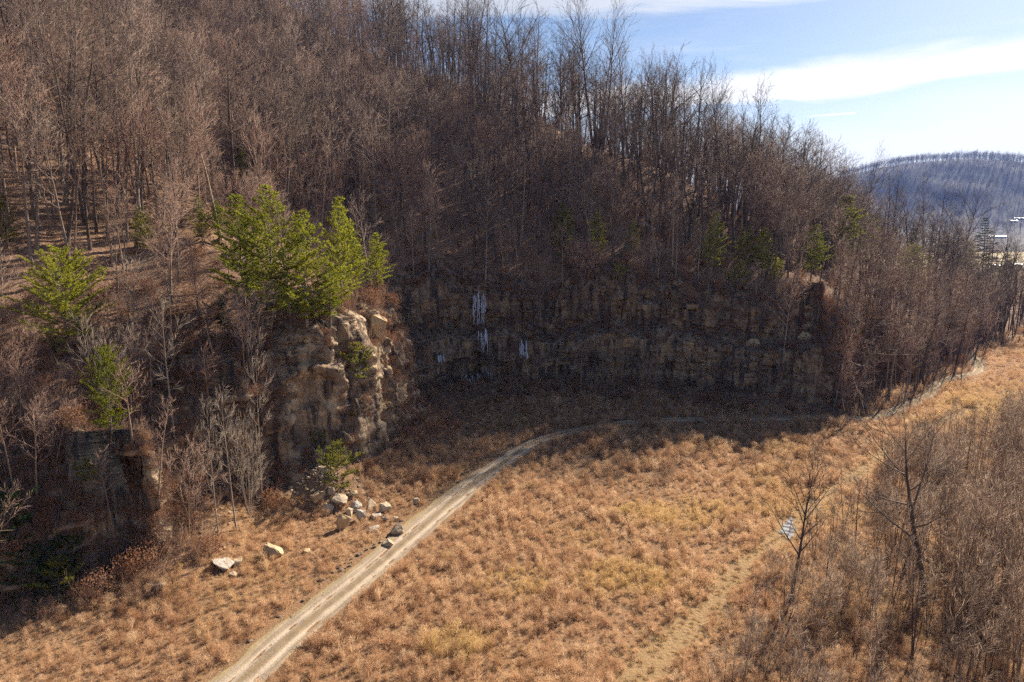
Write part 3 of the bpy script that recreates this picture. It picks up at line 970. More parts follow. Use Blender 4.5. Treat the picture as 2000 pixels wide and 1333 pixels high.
def make_conifer(seed, H, wid, base, form='pine'):
    """trunk and a crown of needle sprays on whorled branches"""
    rs = random.Random(seed); tr, cr = MB(), MB()
    path = curve_path(Vector((0, 0, -.3)), Vector((0, 0, 1)), H, 8, .02, .03, rs)
    r0 = H * .0125
    tr.tube(path, [r0 * (1 - .93 * i / 8) for i in range(9)], 6)
    z = base
    nw = int((1 - base) * H / .46)
    for i in range(nw):
        f = i / max(1, nw - 1)
        t = base + (1 - base) * f * .98
        p, d = along(path, t)
        if form == 'pine':
            pr = min(1, (f + .12) * 3.2) * (1 - f) ** .72 + .06
        elif form == 'round':
            pr = math.sin(math.pi * min(1, (f * .82 + .16))) ** .7
        else:
            pr = (1 - f) ** .9 + .05
        nb = 6 if f < .8 else 4
        for k in range(nb):
            if rs.random() < .10: continue
            L = wid * pr * rs.uniform(.5, 1.3)
            rot = 2 * math.pi * (k + rs.random() * .8) / nb + i * 1.1
            tilt = R(rs.uniform(4, 26) + 30 * f) if form != 'hemlock' else R(rs.uniform(-12, 8) + 22 * f)
            bd = Vector((math.cos(rot) * math.cos(tilt), math.sin(rot) * math.cos(tilt), math.sin(tilt)))
            bp = curve_path(p, bd, L, 3, .06, .05 if form != 'hemlock' else -.05, rs)
            tr.tube(bp, [max(.012, L * .011) * (1 - .2 * q) for q in range(4)], 3)
            ns = max(3, int(L / .17))
            for j in range(ns):
                tj = .22 + .78 * (j + rs.random()) / ns
                sp, sdv = along(bp, min(.99, tj))
                sw = rs.uniform(.5, 1.0) * (.35 + .30 * L / max(wid, .1)) * (1.15 - .6 * tj)
                sidev = sdv.cross(Vector((0, 0, 1))).normalized() * (1 if j % 2 else -1)
                td2 = (sdv * rs.uniform(.5, 1.1) + sidev * rs.uniform(.4, 1.1) + Vector((0, 0, rs.uniform(-.15, .40)))).normalized()
                tip = sp + td2 * sw
                for q in range(16):
                    c = sp.lerp(tip, rs.uniform(.1, 1.0))
                    nd = (td2 + Vector((rs.uniform(-1, 1), rs.uniform(-1, 1), rs.uniform(-.5, .9))) * .75).normalized()
                    sv = nd.cross(Vector((rs.uniform(-1, 1), rs.uniform(-1, 1), rs.uniform(-1, 1)))).normalized()
                    LL = rs.uniform(.18, .34); wd = rs.uniform(.05, .085)
                    b = len(cr.v)
                    cr.v += [tuple(c - sv * wd * .5), tuple(c + sv * wd * .5), tuple(c + nd * LL)]
                    cr.f.append((b, b + 1, b + 2))
    return tr, cr


def conifer_proto(name, seed, H, wid, base, form, mat):
    tr, cr = make_conifer(seed, H, wid, base, form)
    p = Proto(); p.H = H; p.form = form
    p.trunk = tr.mesh(name + '_trunk', [M['bark']], True); p.crown = cr.mesh(name + '_crown', [mat])
    return p


PINES = [conifer_proto('pine_%d' % i, 300 + i, 11, w_, b_, f_, M['needle']) for i, (w_, b_, f_) in enumerate([(3.7, .10, 'pine'), (3.3, .14, 'pine'), (4.2, .06, 'round'), (3.0, .20, 'pine')])]
OLIVE = [conifer_proto('olive_%d' % i, 320 + i, 9, w_, b_, f_, M['olive']) for i, (w_, b_, f_) in enumerate([(1.9, .2, 'round'), (2.4, .15, 'pine')])]
HEML = [conifer_proto('hemlock_%d' % i, 340 + i, 13, w_, b_, 'hemlock', M['dark_needle']) for i, (w_, b_) in enumerate([(3.0, .12), (2.4, .25)])]

# ------------------------------------------------------------------ masses built by geometry nodes
_gn = [0]


def scatter(name, protos, P, RZ, SC, ID, label, lean=None):
    """one object that carries many alike plants nobody would count"""
    _gn[0] += 1
    col = bpy.data.collections.new('mass_%d' % _gn[0])
    for i, me in enumerate(protos):
        o = bpy.data.objects.new('%s_source_%02d' % (name, i), me); col.objects.link(o)
    P = np.asarray(P, np.float32)
    me = bpy.data.meshes.new(name)
    me.vertices.add(len(P)); me.vertices.foreach_set('co', P.ravel())
    rot = np.zeros((len(P), 3), np.float32); rot[:, 2] = RZ
    if lean is not None: rot[:, :2] = lean
    SC = np.asarray(SC, np.float32)
    if SC.ndim == 1: SC = np.stack([SC] * 3, 1)
    a = me.attributes.new('rot', 'FLOAT_VECTOR', 'POINT'); a.data.foreach_set('vector', rot.ravel())
    a = me.attributes.new('scl', 'FLOAT_VECTOR', 'POINT'); a.data.foreach_set('vector', SC.ravel())
    a = me.attributes.new('pid', 'INT', 'POINT'); a.data.foreach_set('value', np.asarray(ID, np.int32))
    ob = obj(name, me, kind='stuff', label=label)
    ng = bpy.data.node_groups.new(name, 'GeometryNodeTree')
    ng.interface.new_socket('Geometry', in_out='INPUT', socket_type='NodeSocketGeometry')
    ng.interface.new_socket('Geometry', in_out='OUTPUT', socket_type='NodeSocketGeometry')
    n = ng.nodes; l = ng.links
    gi = n.new('NodeGroupInput'); go = n.new('NodeGroupOutput')
    ci = n.new('GeometryNodeCollectionInfo'); ci.inputs['Collection'].default_value = col
    ci.inputs['Separate Children'].default_value = True; ci.inputs['Reset Children'].default_value = True
    ip = n.new('GeometryNodeInstanceOnPoints'); ip.inputs['Pick Instance'].default_value = True

    def attr(nm, typ):
        q = n.new('GeometryNodeInputNamedAttribute'); q.data_type = typ; q.inputs['Name'].default_value = nm
        return q.outputs['Attribute']
    er = n.new('FunctionNodeEulerToRotation')
    l.new(attr('rot', 'FLOAT_VECTOR'), er.inputs[0])
    l.new(gi.outputs[0], ip.inputs['Points']); l.new(ci.outputs[0], ip.inputs['Instance'])
    l.new(attr('pid', 'INT'), ip.inputs['Instance Index'])
    l.new(er.outputs[0], ip.inputs['Rotation']); l.new(attr('scl', 'FLOAT_VECTOR'), ip.inputs['Scale'])
    l.new(ip.outputs[0], go.inputs[0])
    md = ob.modifiers.new('scatter', 'NODES'); md.node_group = ng
    return ob


def jitter(x0, x1, y0, y1, step, jit=.9):
    xs = np.arange(x0, x1, step); ys = np.arange(y0, y1, step)
    A, B = np.meshgrid(xs, ys)
    A = A.ravel() + (rng.random(A.size) - .5) * step * jit; B = B.ravel() + (rng.random(B.size) - .5) * step * jit
    return A, B


def in_view(x, y, z, mu=120, mv=160):
    d = y * CP - (z - CAM[2]) * SP
    h = y * SP + (z - CAM[2]) * CP
    dd = np.maximum(d, .1)
    u = 1000 + FPX * x / dd; v = 666.5 - FPX * h / dd
    return (d > 5) & (u > -mu) & (u < 2000 + mu) & (v > -mv) & (v < 1333 + mv), u, v, dd


# ------------------------------------------------------------------ conifers, one by one  (u, v of foot; v of top)
EVER = []


def conifer(u, v, vt, proto, label, rz=0., wid=1.0, name='pine_tree', lean=(0, 0), cat='pine', group=None):
    p, v1 = foot(u, v); vt += (v1 - v); v = v1
    EVER.append((u, v, vt, project(p)[2], 1.0))
    H = (v - vt) / px_at(p) * 1.03
    k = H / proto.H
    e = put_tree(name, proto, (p.x, p.y, p.z - .1), H, rz, label, cat, group, lean)
    e.scale = (k * wid, k * wid, k)
    return e


conifer(132, 690, 492, PINES[2], 'broad bushy bright green pine alone among bare trees on the left slope', .4, 1.15)
conifer(218, 842, 678, PINES[2], 'ragged yellow-green pine with open sprays above the lit ochre rock', 1.2, .75)
conifer(535, 628, 372, PINES[0], 'tallest bright green pine on the spur above the cliff', 2.0, 1.2)
conifer(478, 600, 388, PINES[1], 'bright green pine just left of the tallest pine on the spur', .7, 1.15)
conifer(600, 640, 418, PINES[0], 'bright yellow-green pine right of the tallest pine, leaning over the rock brow', 3.1, 1.15)
conifer(645, 640, 515, PINES[3], 'small yellow-green pine low on the rock brow under the larger pines', 4.1, 1.45)
conifer(668, 600, 392, PINES[1], 'darker green slender pine on the spur beside the bare gully trees', 5.0, .85)
conifer(738, 580, 458, PINES[3], 'yellow-green pine at the right-hand tip of the spur', .3, 1.15)
conifer(695, 590, 440, PINES[3], 'half-hidden green pine between the slender pine and the tip of the spur', 2.3, .9)
conifer(430, 475, 395, PINES[3], 'small dark green pine up the slope left of the pine cluster', 1.1, 1.2)
conifer(14, 478, 380, PINES[0], 'green pine cut by the left edge of the picture', 2.1, 1.1)
conifer(283, 500, 408, OLIVE[0], 'olive-yellow evergreen among bare trees above the bushy pine', .5, 1.2, 'evergreen_tree', cat='evergreen')
conifer(395, 470, 388, OLIVE[1], 'olive-green evergreen left of the pine cluster with bare twigs over it', 2.5, 1.3, 'evergreen_tree', cat='evergreen')
conifer(347, 285, 205, OLIVE[0], 'thin olive evergreen high on the lit slope', 3.5, .8, 'evergreen_tree', cat='evergreen')
conifer(478, 375, 290, OLIVE[0], 'narrow olive evergreen just above the pine cluster', 1.5, .9, 'evergreen_tree', cat='evergreen')
conifer(172, 940, 893, PINES[2], 'small bright green pine spray jutting from the shaded left cliff', 1.0, 1.35)
conifer(500, 655, 560, HEML[0], 'dark evergreen in shade below the pine cluster on the spur', 1.0, 1.0, 'hemlock_tree', cat='evergreen')
conifer(440, 660, 575, HEML[1], 'dark evergreen in shade beside the bare trees under the spur pines', 2.0, 1.2, 'hemlock_tree', cat='evergreen')
RIGHT = [(1100, 520, 410, OLIVE[0], 'faint olive evergreen in the shaded wood above the ice falls', .8),
         (1166, 505, 425, OLIVE[0], 'small pale evergreen in the shaded wood, second above the dark cliff', .9),
         (1235, 500, 440, OLIVE[0], 'small yellowish evergreen on the ledge above the dark cliff', .8),
         (1390, 530, 425, OLIVE[1], 'olive evergreen on the cliff brow left of the leaning bare tree', .9),
         (1455, 530, 450, OLIVE[1], 'bright olive evergreen on the lit cliff brow', 1.1),
         (1488, 535, 455, OLIVE[0], 'dull green evergreen on the brow beside the bright olive one', 1.0),
         (1583, 545, 448, PINES[3], 'light green pine on the brow above the square tan rock face', 1.1),
         (1640, 540, 395, OLIVE[1], 'large olive evergreen at the right end of the cliff brow', 1.15),
         (1700, 500, 420, OLIVE[0], 'olive evergreen among bare trees near the low end of the ridge', 1.1),
         (1778, 575, 488, PINES[2], 'rounded bright green pine on the wooded slope near the far field', .85),
         (1735, 480, 400, HEML[1], 'dull dark evergreen under bare trees left of the pointed spruce', 1.2),
         (1774, 470, 385, HEML[0], 'dark pointed evergreen standing against the blue hill', .9),
         (1812, 460, 362, HEML[1], 'dark slim evergreen behind a bare tree against the blue hill', .9),
         (1866, 520, 430, HEML[0], 'dark spreading evergreen near the low end of the ridge', 1.0),
         (1916, 545, 430, HEML[0], 'dark evergreen at the very end of the ridge before the valley', .95),
         (1885, 565, 480, OLIVE[1], 'olive evergreen low beside the last dark evergreen of the ridge', 1.0),
         (1838, 545, 460, OLIVE[1], 'grey-green evergreen amid bare trees on the ridge end', 1.0),
         (1962, 560, 505, OLIVE[1], 'olive evergreen in the wood behind the far field', 1.3)]
for i, (u, v, vt, pr, lb, wd) in enumerate(RIGHT):
    nm = 'pine_tree' if pr in PINES else ('hemlock_tree' if pr in HEML else 'evergreen_tree')
    conifer(u, v + 4, vt - 6, pr, lb, i * 1.7, wd * 1.25, nm, cat='pine' if pr in PINES else 'evergreen')

def bush_proto(name, seed, mat):
    tr, cr = make_conifer(seed, 3.0, 1.9, .04, 'round')
    p = Proto(); p.H = 3.0; p.form = 'bush'
    p.trunk = tr.mesh(name + '_stem', [M['bark']], True); p.crown = cr.mesh(name + '_leaves', [mat])
    return p


BUSH = [bush_proto('laurel', 360, M['dark_needle']), bush_proto('laurel_olive', 361, M['olive'])]
for i, (u, v, vt, pr, lb, wd) in enumerate([
        (60, 1150, 1060, BUSH[0], 'dark evergreen bush in the shadow at the lower left edge', 1.2),
        (130, 1120, 1040, BUSH[0], 'dark evergreen bush under the shaded left cliff', 1.1),
        (118, 1165, 1085, BUSH[1], 'dim green bush at the foot of the shaded left cliff', .9),
        (20, 1050, 960, BUSH[0], 'dark evergreen bush beside the low ledge at the left edge', 1.0),
        (660, 945, 862, BUSH[1], 'olive ivy-like bush at the foot of the smooth slab on the spur', .8),
        (698, 735, 670, BUSH[1], 'olive bush growing on the face of the spur', .9),
        (690, 812, 792, BUSH[1], 'tiny green bush in a crevice of the spur', 1.0),
        (620, 868, 835, BUSH[1], 'small dull bush clinging to the slab on the spur', .8),
        (1210, 545, 515, BUSH[1], 'small yellow-green bush on the dark cliff brow', 1.0),
        (1440, 560, 520, BUSH[1], 'yellowish bush at the root of the straight dark tree', 1.0),
        (1512, 545, 505, BUSH[1], 'bright bush at the root of the leaning tree on the cliff', 1.0)]):
    e = conifer(u, v, vt, pr, lb, i * 1.3, wd, 'evergreen_bush', cat='bush')

# ------------------------------------------------------------------ single bare trees that stand out
def single(u, v, vt, proto, label, rz=0., lean=(0, 0), wid=1.0, name='bare_tree', cat='tree', group=None):
    p, v1 = foot(u, v); v = v1
    H = (v - vt) / px_at(p)
    return put_tree(name, proto, (p.x, p.y, p.z - .1), H, rz, label, cat, group, lean, wid)


single(1545, 1185, 880, DARK[5], 'lone dark bare tree beside the puddle and grassy trail', .6, (0, R(2)), 1.0)
single(1012, 195, 15, DARK[0], 'dark bare oak with great forked limbs against the sky', 1.9, (0, R(2)), 1.0)
single(912, 235, -25, DARK[4], 'tall dark bare tree leaning right, just left of the forked oak', .5, (0, R(9)), .9)
single(925, 215, -20, DARK[2], 'second tall leaning bare tree left of the forked oak', 2.5, (0, R(8)), .8)
single(850, 160, -30, DARK[4], 'slim curving bare tree near the top edge where the sky begins', 3.5, (0, R(7)), .8)
single(1128, 200, 28, DARK[1], 'narrow-crowned bare tree right of the forked oak on the skyline', .8, (0, R(1)), .62)
single(1158, 225, 26, DARK[1], 'tall fan-crowned bare tree, highest right of the forked oak', 2.8, (0, R(3)), .95)
single(1178, 235, 45, DARK[1], 'fan-crowned bare tree just right of the highest one on the skyline', 4.8, (0, R(5)), .75)
single(1228, 250, 70, DARK[1], 'dark fan-crowned bare tree leaning right at the skyline bend', 1.8, (0, R(9)), .8)
single(1308, 270, 135, DARK[0], 'round-crowned bare tree standing apart on the falling skyline', 3.8, (0, R(3)), .9)
single(1372, 300, 165, DARK[1], 'bare tree with slender upright crown on the lower skyline', 5.8, (0, R(6)), .6)
single(1410, 310, 160, DARK[1], 'dense fan-crowned bare tree on the lower skyline before the white cloud', 3.3, (0, R(6)), .7)
single(1450, 320, 185, DARK[1], 'dense bare tree right of the other fan crowns on the lower skyline', .3, (0, R(5)), .7)
single(1510, 345, 235, DARK[0], 'bare tree with bristling dark crown at the skyline shoulder', 2.3, (0, R(8)), .8)
single(1560, 365, 250, DARK[2], 'leaning bare tree at the skyline shoulder before the white sky', 4.3, (0, R(14)), .9)
single(1640, 420, 300, DARK[2], 'slim bare tree where the ridge dips towards the blue hill', 1.3, (0, R(5)), .8)
single(1668, 430, 312, DARK[1], 'bare tree with upright branches left of the blue hill', 5.3, (0, R(6)), .6)
single(1740, 480, 345, DARK[1], 'bare tree cutting across the left foot of the blue hill', .9, (0, R(4)), .6)
single(1800, 500, 362, DARK[1], 'bare tree with a narrow crown before the blue hill', 2.9, (0, R(2)), .6)
single(1825, 510, 365, DARK[2], 'bare tree with crooked limbs before the blue hill', 3.9, (0, R(4)), .9)
single(1866, 510, 372, DARK[0], 'last wide-crowned bare tree of the ridge before the blue hill', 4.9, (0, 0), .8)
single(1495, 545, 330, DARK[2], 'dark bare tree leaning right from the brow of the cliff', .2, (0, R(14)), .7)
single(1402, 520, 330, DARK[4], 'straight dark bare tree on the cliff brow, leaning slightly right', 1.2, (0, R(9)), .8)
single(1545, 500, 320, DARK[2], 'bare tree with two thin leaning stems above the square tan rock', 2.2, (0, R(10)), .8)
single(930, 445, 305, PALE[0], 'pale ghostly bare tree catching light in the shaded wood', .9, (0, 0), 1.0)
single(395, 372, 240, PALE[3], 'dead forked snag on the lit slope above the pine cluster', 1.0, (0, R(3)), 1.2, 'dead_tree')
single(512, 990, 640, PALE[2], 'slender pale bare tree rising in front of the left cliff face', .4, (0, R(1)), .6)
single(345, 880, 560, PALE[4], 'pale many-branched bare tree above the lit ochre rock', 2.4, (0, R(-2)), 1.0)
single(205, 830, 610, PALE[0], 'pale bare tree with fanned stems beside the ragged pine', 3.4, (0, R(-4)), .9)
single(428, 1060, 770, PALE[2], 'thin bare tree at the cliff foot above the white slab', 1.0, (0, R(0)), .7)
single(462, 1035, 740, PALE[4], 'bare tree leaning right at the cliff foot among slender stems', 3.0, (0, R(5)), .8)
single(488, 1012, 790, PALE[0], 'bare forked tree at the cliff foot, right of the slender stems', 5.0, (0, R(-3)), .6)
single(1805, 1180, 800, FOREST[6], 'large grey bare tree rising over the thicket on the right', .6, (0, R(2)), 1.0)
single(1690, 800, 545, FOREST[6], 'wide bare tree with sunlit branches at the cliff end by the track', 1.6, (0, R(2)), 1.0)
single(1735, 780, 540, FOREST[0], 'tall bare tree with sunlit limbs beside the bend of the track', 3.6, (0, R(1)), 1.0)
single(255, 705, 520, PALE[1], 'broad pale pinkish bare tree right of the bushy pine', .3, (0, R(2)), 1.2)

# ------------------------------------------------------------------ the rest of the woods
hx, hy = jitter(-205, 260, 40, 335, 3.7)
hz, hd, hs = height(hx, hy, True)
sR = s_at(72, 143)
dens = vnoise(hx / 16, hy / 16, 201)
ok = (hd > 6.5) & (hd < 175) & (rng.random(len(hx)) < (.68 + .35 * dens))
# on the right the wood comes down past the cliff to the edge of the field
ok |= (hd > -5.5) & (hd <= 6.5) & (hs > s_at(57, 145.5)) & (rng.random(len(hx)) < np.where(hs > sR, .85, .6))
zcap = np.interp(hx, ZRX, ZRZ)
ok &= ~((hz > zcap - 9) & (hx > -60) & (rng.random(len(hx)) < .66))
ok &= ~((hd < 24) & (hx > 20) & (hs < sR) & (rng.random(len(hx)) < .25))
ok &= ~((hx < -20) & (hd > 25) & (hs < s_at(-21, 140)) & (rng.random(len(hx)) < .08))
ok |= (hd > -3.2) & (hd <= 6.5) & (hs < s_at(-33, 93.5)) & (hs > s_at(-75, 50)) & (rng.random(len(hx)) < .75)
ok |= (hd > -4.5) & (hd <= -1) & (hs > sA) & (hs < sR) & (rng.random(len(hx)) < .3)
vis, hu, hv, hdep = in_view(hx, hy, hz, 250, 330)
ok &= vis
hx, hy, hz, hd, hs, hu, hv, hdep = [a[ok] for a in (hx, hy, hz, hd, hs, hu, hv, hdep)]
near_cliff = (hd > -6) & (hd < 10)
for i in np.nonzero(near_cliff)[0]:
    hz[i] = drop(hx[i], hy[i])
keep_ = np.ones(len(hx), bool)
for eu, ev, evt, edp, _w in EVER:
    hw = max(14, (ev - evt) * .32)
    front = (np.abs(hu - eu) < hw) & (hdep < edp) & (hv > evt) & (hv - 15 * FPX / hdep < ev) & (hdep > edp - 40)
    keep_ &= ~(front & (rng.random(len(hx)) < .8))
hx, hy, hz, hd, hs, hu, hv, hdep = [a[keep_] for a in (hx, hy, hz, hd, hs, hu, hv, hdep)]
NTREE = len(hx)
pick = rng.integers(0, 10, NTREE)
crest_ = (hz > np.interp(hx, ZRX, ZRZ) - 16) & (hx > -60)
pick = np.where(crest_ & (rng.random(NTREE) < .8), rng.choice([3, 6, 9, 10, 11], NTREE), pick)  # crest trees mostly take the dark variants: shade put into their colour
hh = np.array([p.H for p in FOREST])[pick] * (0.80 + .65 * rng.random(NTREE))
hh = np.where(hd < 22, hh * .78, hh)
hh = np.where(crest_, hh * 1.12, hh)
hh = np.where((hs > sR) & (hd < 40), hh * .95, hh)
# keep the crowns clear of the pines on the spur
hh = np.where((hu > 400) & (hu < 780) & (hv > 470) & (hv < 660), hh * .45, hh)
hh = np.where((hu > 40) & (hu < 300) & (hv > 560) & (hv < 900) & (hd < 40), hh * .5, hh)
lowl = (hd <= 8) & (hs < s_at(57, 145.5))
pick = np.where(lowl, rng.choice([8, 2, 5], NTREE), pick)
hh = np.where(lowl, 6 + 6 * rng.random(NTREE), hh)
hrz = rng.random(NTREE) * 6.28
hlean = (rng.random((NTREE, 2)) - .5) * .14
hlean[:, 1] += .05
# what shows largest becomes a thing of its own
seen = np.zeros(NTREE, bool)
useful = np.ones(NTREE, bool)
for i in range(NTREE):
    q = Vector((hx[i], hy[i], hz[i] + hh[i] * .98)) - camv
    useful[i] = LAND.ray_cast(camv, q.normalized(), q.length - 3)[0] is None
for i in range(NTREE):
    if 0 < hu[i] < 2000 and hv[i] > -20:
        q = Vector((hx[i], hy[i], hz[i] + hh[i] * .7)) - camv
        hit = LAND.ray_cast(camv, q.normalized(), q.length - 3)
        seen[i] = hit[0] is None
score = np.where(seen, hh / hdep * (0.55 + .9 * rng.random(NTREE)), 0)
order = np.argsort(-score)[:262]
own = np.zeros(NTREE, bool); own[order] = True


def region(i):
    x, y, d, s, u, v = hx[i], hy[i], hd[i], hs[i], hu[i], hv[i]
    if s > s_at(165, 232): return ('in the wood beyond the far field', 'wood behind the far field')
    if s > sR:
        if d < 9: return ('by the track at the slope foot', 'trees at the slope foot by the track')
        if u > 1700: return ('on the low end of the ridge', 'trees on the low end of the ridge')
        return ('on the slope above the track bend', 'trees on the slope above the track bend')
    if s < s_at(-21, 140) and x < -12:
        if u < 130 and v > 500: return ('in brush at the left picture edge', 'trees low at the left edge')
        if v > 700: return ('on the left cliff brow', 'trees on the left cliff brow')
        if v > 480: return ('on the slope level with the pines', 'trees level with the pines')
        if v > 260: return ('on the lit slope above the pines', 'trees on the lit slope above the pines')
        return ('high on the lit upper-left slope', 'trees high on the lit slope')
    if u < 620: return ('on the high slope behind the spur', 'trees on the high slope behind the spur')
    if u < 860 and v > 330: return ('in the dark gully beside the spur', 'trees in the dark gully')
    if u < 860: return ('on the upper slope above the gully', 'trees above the gully')
    if d < 26: return ('on the brow above the shaded cliff', 'trees on the shaded cliff brow')
    if d < 60: return ('half-way up the shaded hillside', 'trees half-way up the shaded hillside')
    return ('near the crest under the skyline oaks', 'trees near the hill crest')


ORD = ['leftmost', 'second from left', 'third from left', 'fourth from left', 'fifth from left', 'sixth from left', 'seventh from left', 'eighth from left',
       'ninth from left', 'tenth from left', 'eleventh from left', 'twelfth from left', 'thirteenth from left', 'fourteenth from left', 'fifteenth from left', 'sixteenth from left', 'seventeenth from left', 'eighteenth from left', 'nineteenth from left', 'twentieth from left',
       'twenty-first from left', 'twenty-second from left', 'twenty-third from left', 'twenty-fourth from left', 'twenty-fifth from left', 'twenty-sixth from left', 'twenty-seventh from left', 'twenty-eighth from left', 'twenty-ninth from left', 'thirtieth from left']


def told_apart(items):
    """items: (index, picture column, look, place) -> a label for each; look-alikes are told apart by their order from the left"""
    fam = {}
    for it in items: fam.setdefault((it[2], it[3]), []).append(it)
    out = {}
    for (look, place), m in fam.items():
        m.sort(key=lambda q: q[1])
        for k, it in enumerate(m):
            out[it[0]] = '%s %s' % (look, place) if len(m) == 1 else '%s %s, %s' % (look, place, ORD[min(k, 29)])
    return out


FORM = {'forest': 'round-crowned', 'narrow': 'narrow-crowned', 'oak': 'wide-limbed', 'fan': 'fan-crowned', 'multi': 'many-stemmed', 'sapling': 'whippy'}
items = []
for i in order:
    ln = 'leaning right' if hlean[i, 1] > .075 else ('leaning left' if hlean[i, 1] < .01 else 'upright')
    sz = 'tall' if hh[i] > 22 else ('short' if hh[i] < 14 else 'mid-height')
    items.append((i, hu[i], '%s %s bare tree %s' % (sz, FORM[FOREST[pick[i]].form], ln), region(i)[0]))
LB = told_apart(items)
for i in order:
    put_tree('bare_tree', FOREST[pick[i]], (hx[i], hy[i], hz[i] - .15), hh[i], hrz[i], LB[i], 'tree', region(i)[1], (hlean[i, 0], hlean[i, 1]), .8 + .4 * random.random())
rest = ~own & useful
wsc = hh[rest] / np.array([p.H for p in FOREST])[pick[rest]]
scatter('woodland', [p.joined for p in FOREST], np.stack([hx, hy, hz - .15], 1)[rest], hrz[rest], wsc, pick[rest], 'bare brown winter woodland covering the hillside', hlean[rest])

# undergrowth on the hill, on the ledges and along the cliff foot
BRUSH = [make_brush(400 + i, h, n_, sp, .022).mesh('brush_%d' % i, [M['brush']]) for i, (h, n_, sp) in enumerate([(2.6, 9, 1.2), (3.4, 8, 1.6), (1.9, 10, 1.4), (4.2, 7, 1.5)])]
def make_leafy(seed, H):
    m = make_brush(seed, H, 8, 1.6, .02); nb = len(m.f); rs = random.Random(seed)
    for i in range(420):
        a = rs.uniform(0, 6.28); q = rs.random() ** .5 * H * .5; zz = rs.uniform(.2, 1) * H
        c = Vector((math.cos(a) * q, math.sin(a) * q, zz)); d = Vector((rs.gauss(0, 1), rs.gauss(0, 1), rs.gauss(0, 1))).normalized()
        sv = d.cross(Vector((rs.gauss(0, 1), rs.gauss(0, 1), rs.gauss(0, 1)))).normalized()
        b = len(m.v); m.v += [tuple(c - sv * .07), tuple(c + sv * .07), tuple(c + d * .22)]; m.f.append((b, b + 1, b + 2))
    return mesh_np('leafy_brush', m.v, m.f, [M['brush'], M['dead_leaf']], [0] * nb + [1] * (len(m.f) - nb))


BRUSH += [make_leafy(480, 3.0), make_leafy(481, 2.2)]
bx_, by_ = jitter(-205, 255, 40, 335, 2.7)
bz_, bd_, bs_ = height(bx_, by_, True)
vis, bu, bv, _ = in_view(bx_, by_, bz_, 150, 150)
ok = vis & (rng.random(len(bx_)) < np.where((bx_ < -15) & (bs_ < s_at(-21, 140)), .35, .12) + .7 * vnoise(bx_ / 9, by_ / 9, 207)) & (((bd_ > 14) & (bd_ < 150)) | ((bd_ > -6.0) & (bd_ < 7) & (bs_ > s_at(58, 145))))
bx_, by_, bz_, bd_ = [a[ok] for a in (bx_, by_, bz_, bd_)]
for i in np.nonzero(bd_ < 10)[0]: bz_[i] = drop(bx_[i], by_[i])
bp_ = np.stack([bx_, by_, bz_ - .1], 1)
# on the rock: wherever the cliff mesh is flat enough to hold soil
buf = np.empty(len(cme.polygons) * 3, np.float32); cme.polygons.foreach_get('normal', buf); nrm = buf.reshape(-1, 3)
buf = np.empty(len(cme.polygons) * 3, np.float32); cme.polygons.foreach_get('center', buf); cen = buf.reshape(-1, 3)
fs_ = np.repeat(cs[:-1], NZ)
pl = np.where(np.abs(nrm[:, 2]) > .45, .34, .022) + .10 * np.repeat(chute[:-1, :1], NZ, 1).ravel() + .05 * (np.abs(np.tile((np.arange(NZ) + .5) / NZ, len(cs) - 1) - .95) < .06)
pl *= np.where((fs_ > sN - 6) & (fs_ < s_at(-20, 115)), .55, 1.0)
pl = np.where((fs_ < sN - 5), pl * 2.0 + .05, pl)
zz_ = np.tile((np.arange(NZ) + .5) / NZ, len(cs) - 1)
mid_ = (fs_ > sA) & (fs_ < sB + 4)
zw_ = ZW[:-1, :].repeat(1, 0).ravel()
pl = np.where(mid_ & (zw_ > .45) & (zw_ < .62), .45, pl)
pl = np.where(mid_ & (zz_ > .84), .30, pl)
pl = np.where((fs_ > s_at(54, 146.5)), pl + .07, pl)
pl = np.where((fs_ > s_at(-22.5, 104)) & (fs_ < sA + 4), pl * 1.5 + .025, pl)
pl = np.where(fs_ > s_at(66, 141), pl * 3, pl)
sel = rng.random(len(cen)) < pl * .36
cp_ = cen[sel] - np.array([0, 0, .1])
# cliff foot
fx, fy = jitter(-75, 75, 50, 165, 1.5)
fz, fd, fs2 = height(fx, fy, True)
inner = (fs2 > s_at(-21, 112)) & (fs2 < s_at(66, 141))
q_ = (fd < 1.5) & (fd > np.where(inner, -7.0, -4.0) * (0.4 + .9 * vnoise(fx / 6, fy / 6, 9))) & (rng.random(len(fx)) < np.where(fs2 > s_at(-44, 80), .7, .85))
q_ &= ~((np.hypot(fx + 29, fy - 94.5) < 6.5) | (line_dist(fx, fy, ROAD) < 3))
fp_ = np.stack([fx, fy, fz - .1], 1)[q_]
ex, ey = jitter(-100, 110, 50, 190, 1.6)
ez, ed, es = height(ex, ey, True)
vis, eu, ev, _ = in_view(ex, ey, ez, 60, 60)
q_ = vis & (ed > 5) & (ed < 15) & (rng.random(len(ex)) < .75) & ~((eu > 430) & (eu < 760) & (ev < 660))
ep_ = np.stack([ex, ey, ez - .1], 1)[q_]
for i in range(len(ep_)): ep_[i, 2] = drop(ep_[i, 0], ep_[i, 1]) - .1
lx, ly = jitter(-110, -20, 45, 140, 1.7)
lz, ld, ls = height(lx, ly, True)
vis, lu, lv, _ = in_view(lx, ly, lz, 60, 60)
q_ = vis & (ld > 6) & (ld < 26) & (rng.random(len(lx)) < .8) & ~((lu > 430) & (lv < 660))
lp_ = np.stack([lx, ly, lz - .1], 1)[q_]
for i in range(len(lp_)): lp_[i, 2] = drop(lp_[i, 0], lp_[i, 1]) - .1
bp_ = np.concatenate([bp_, lp_, ep_])
BP = np.concatenate([bp_, cp_, fp_])
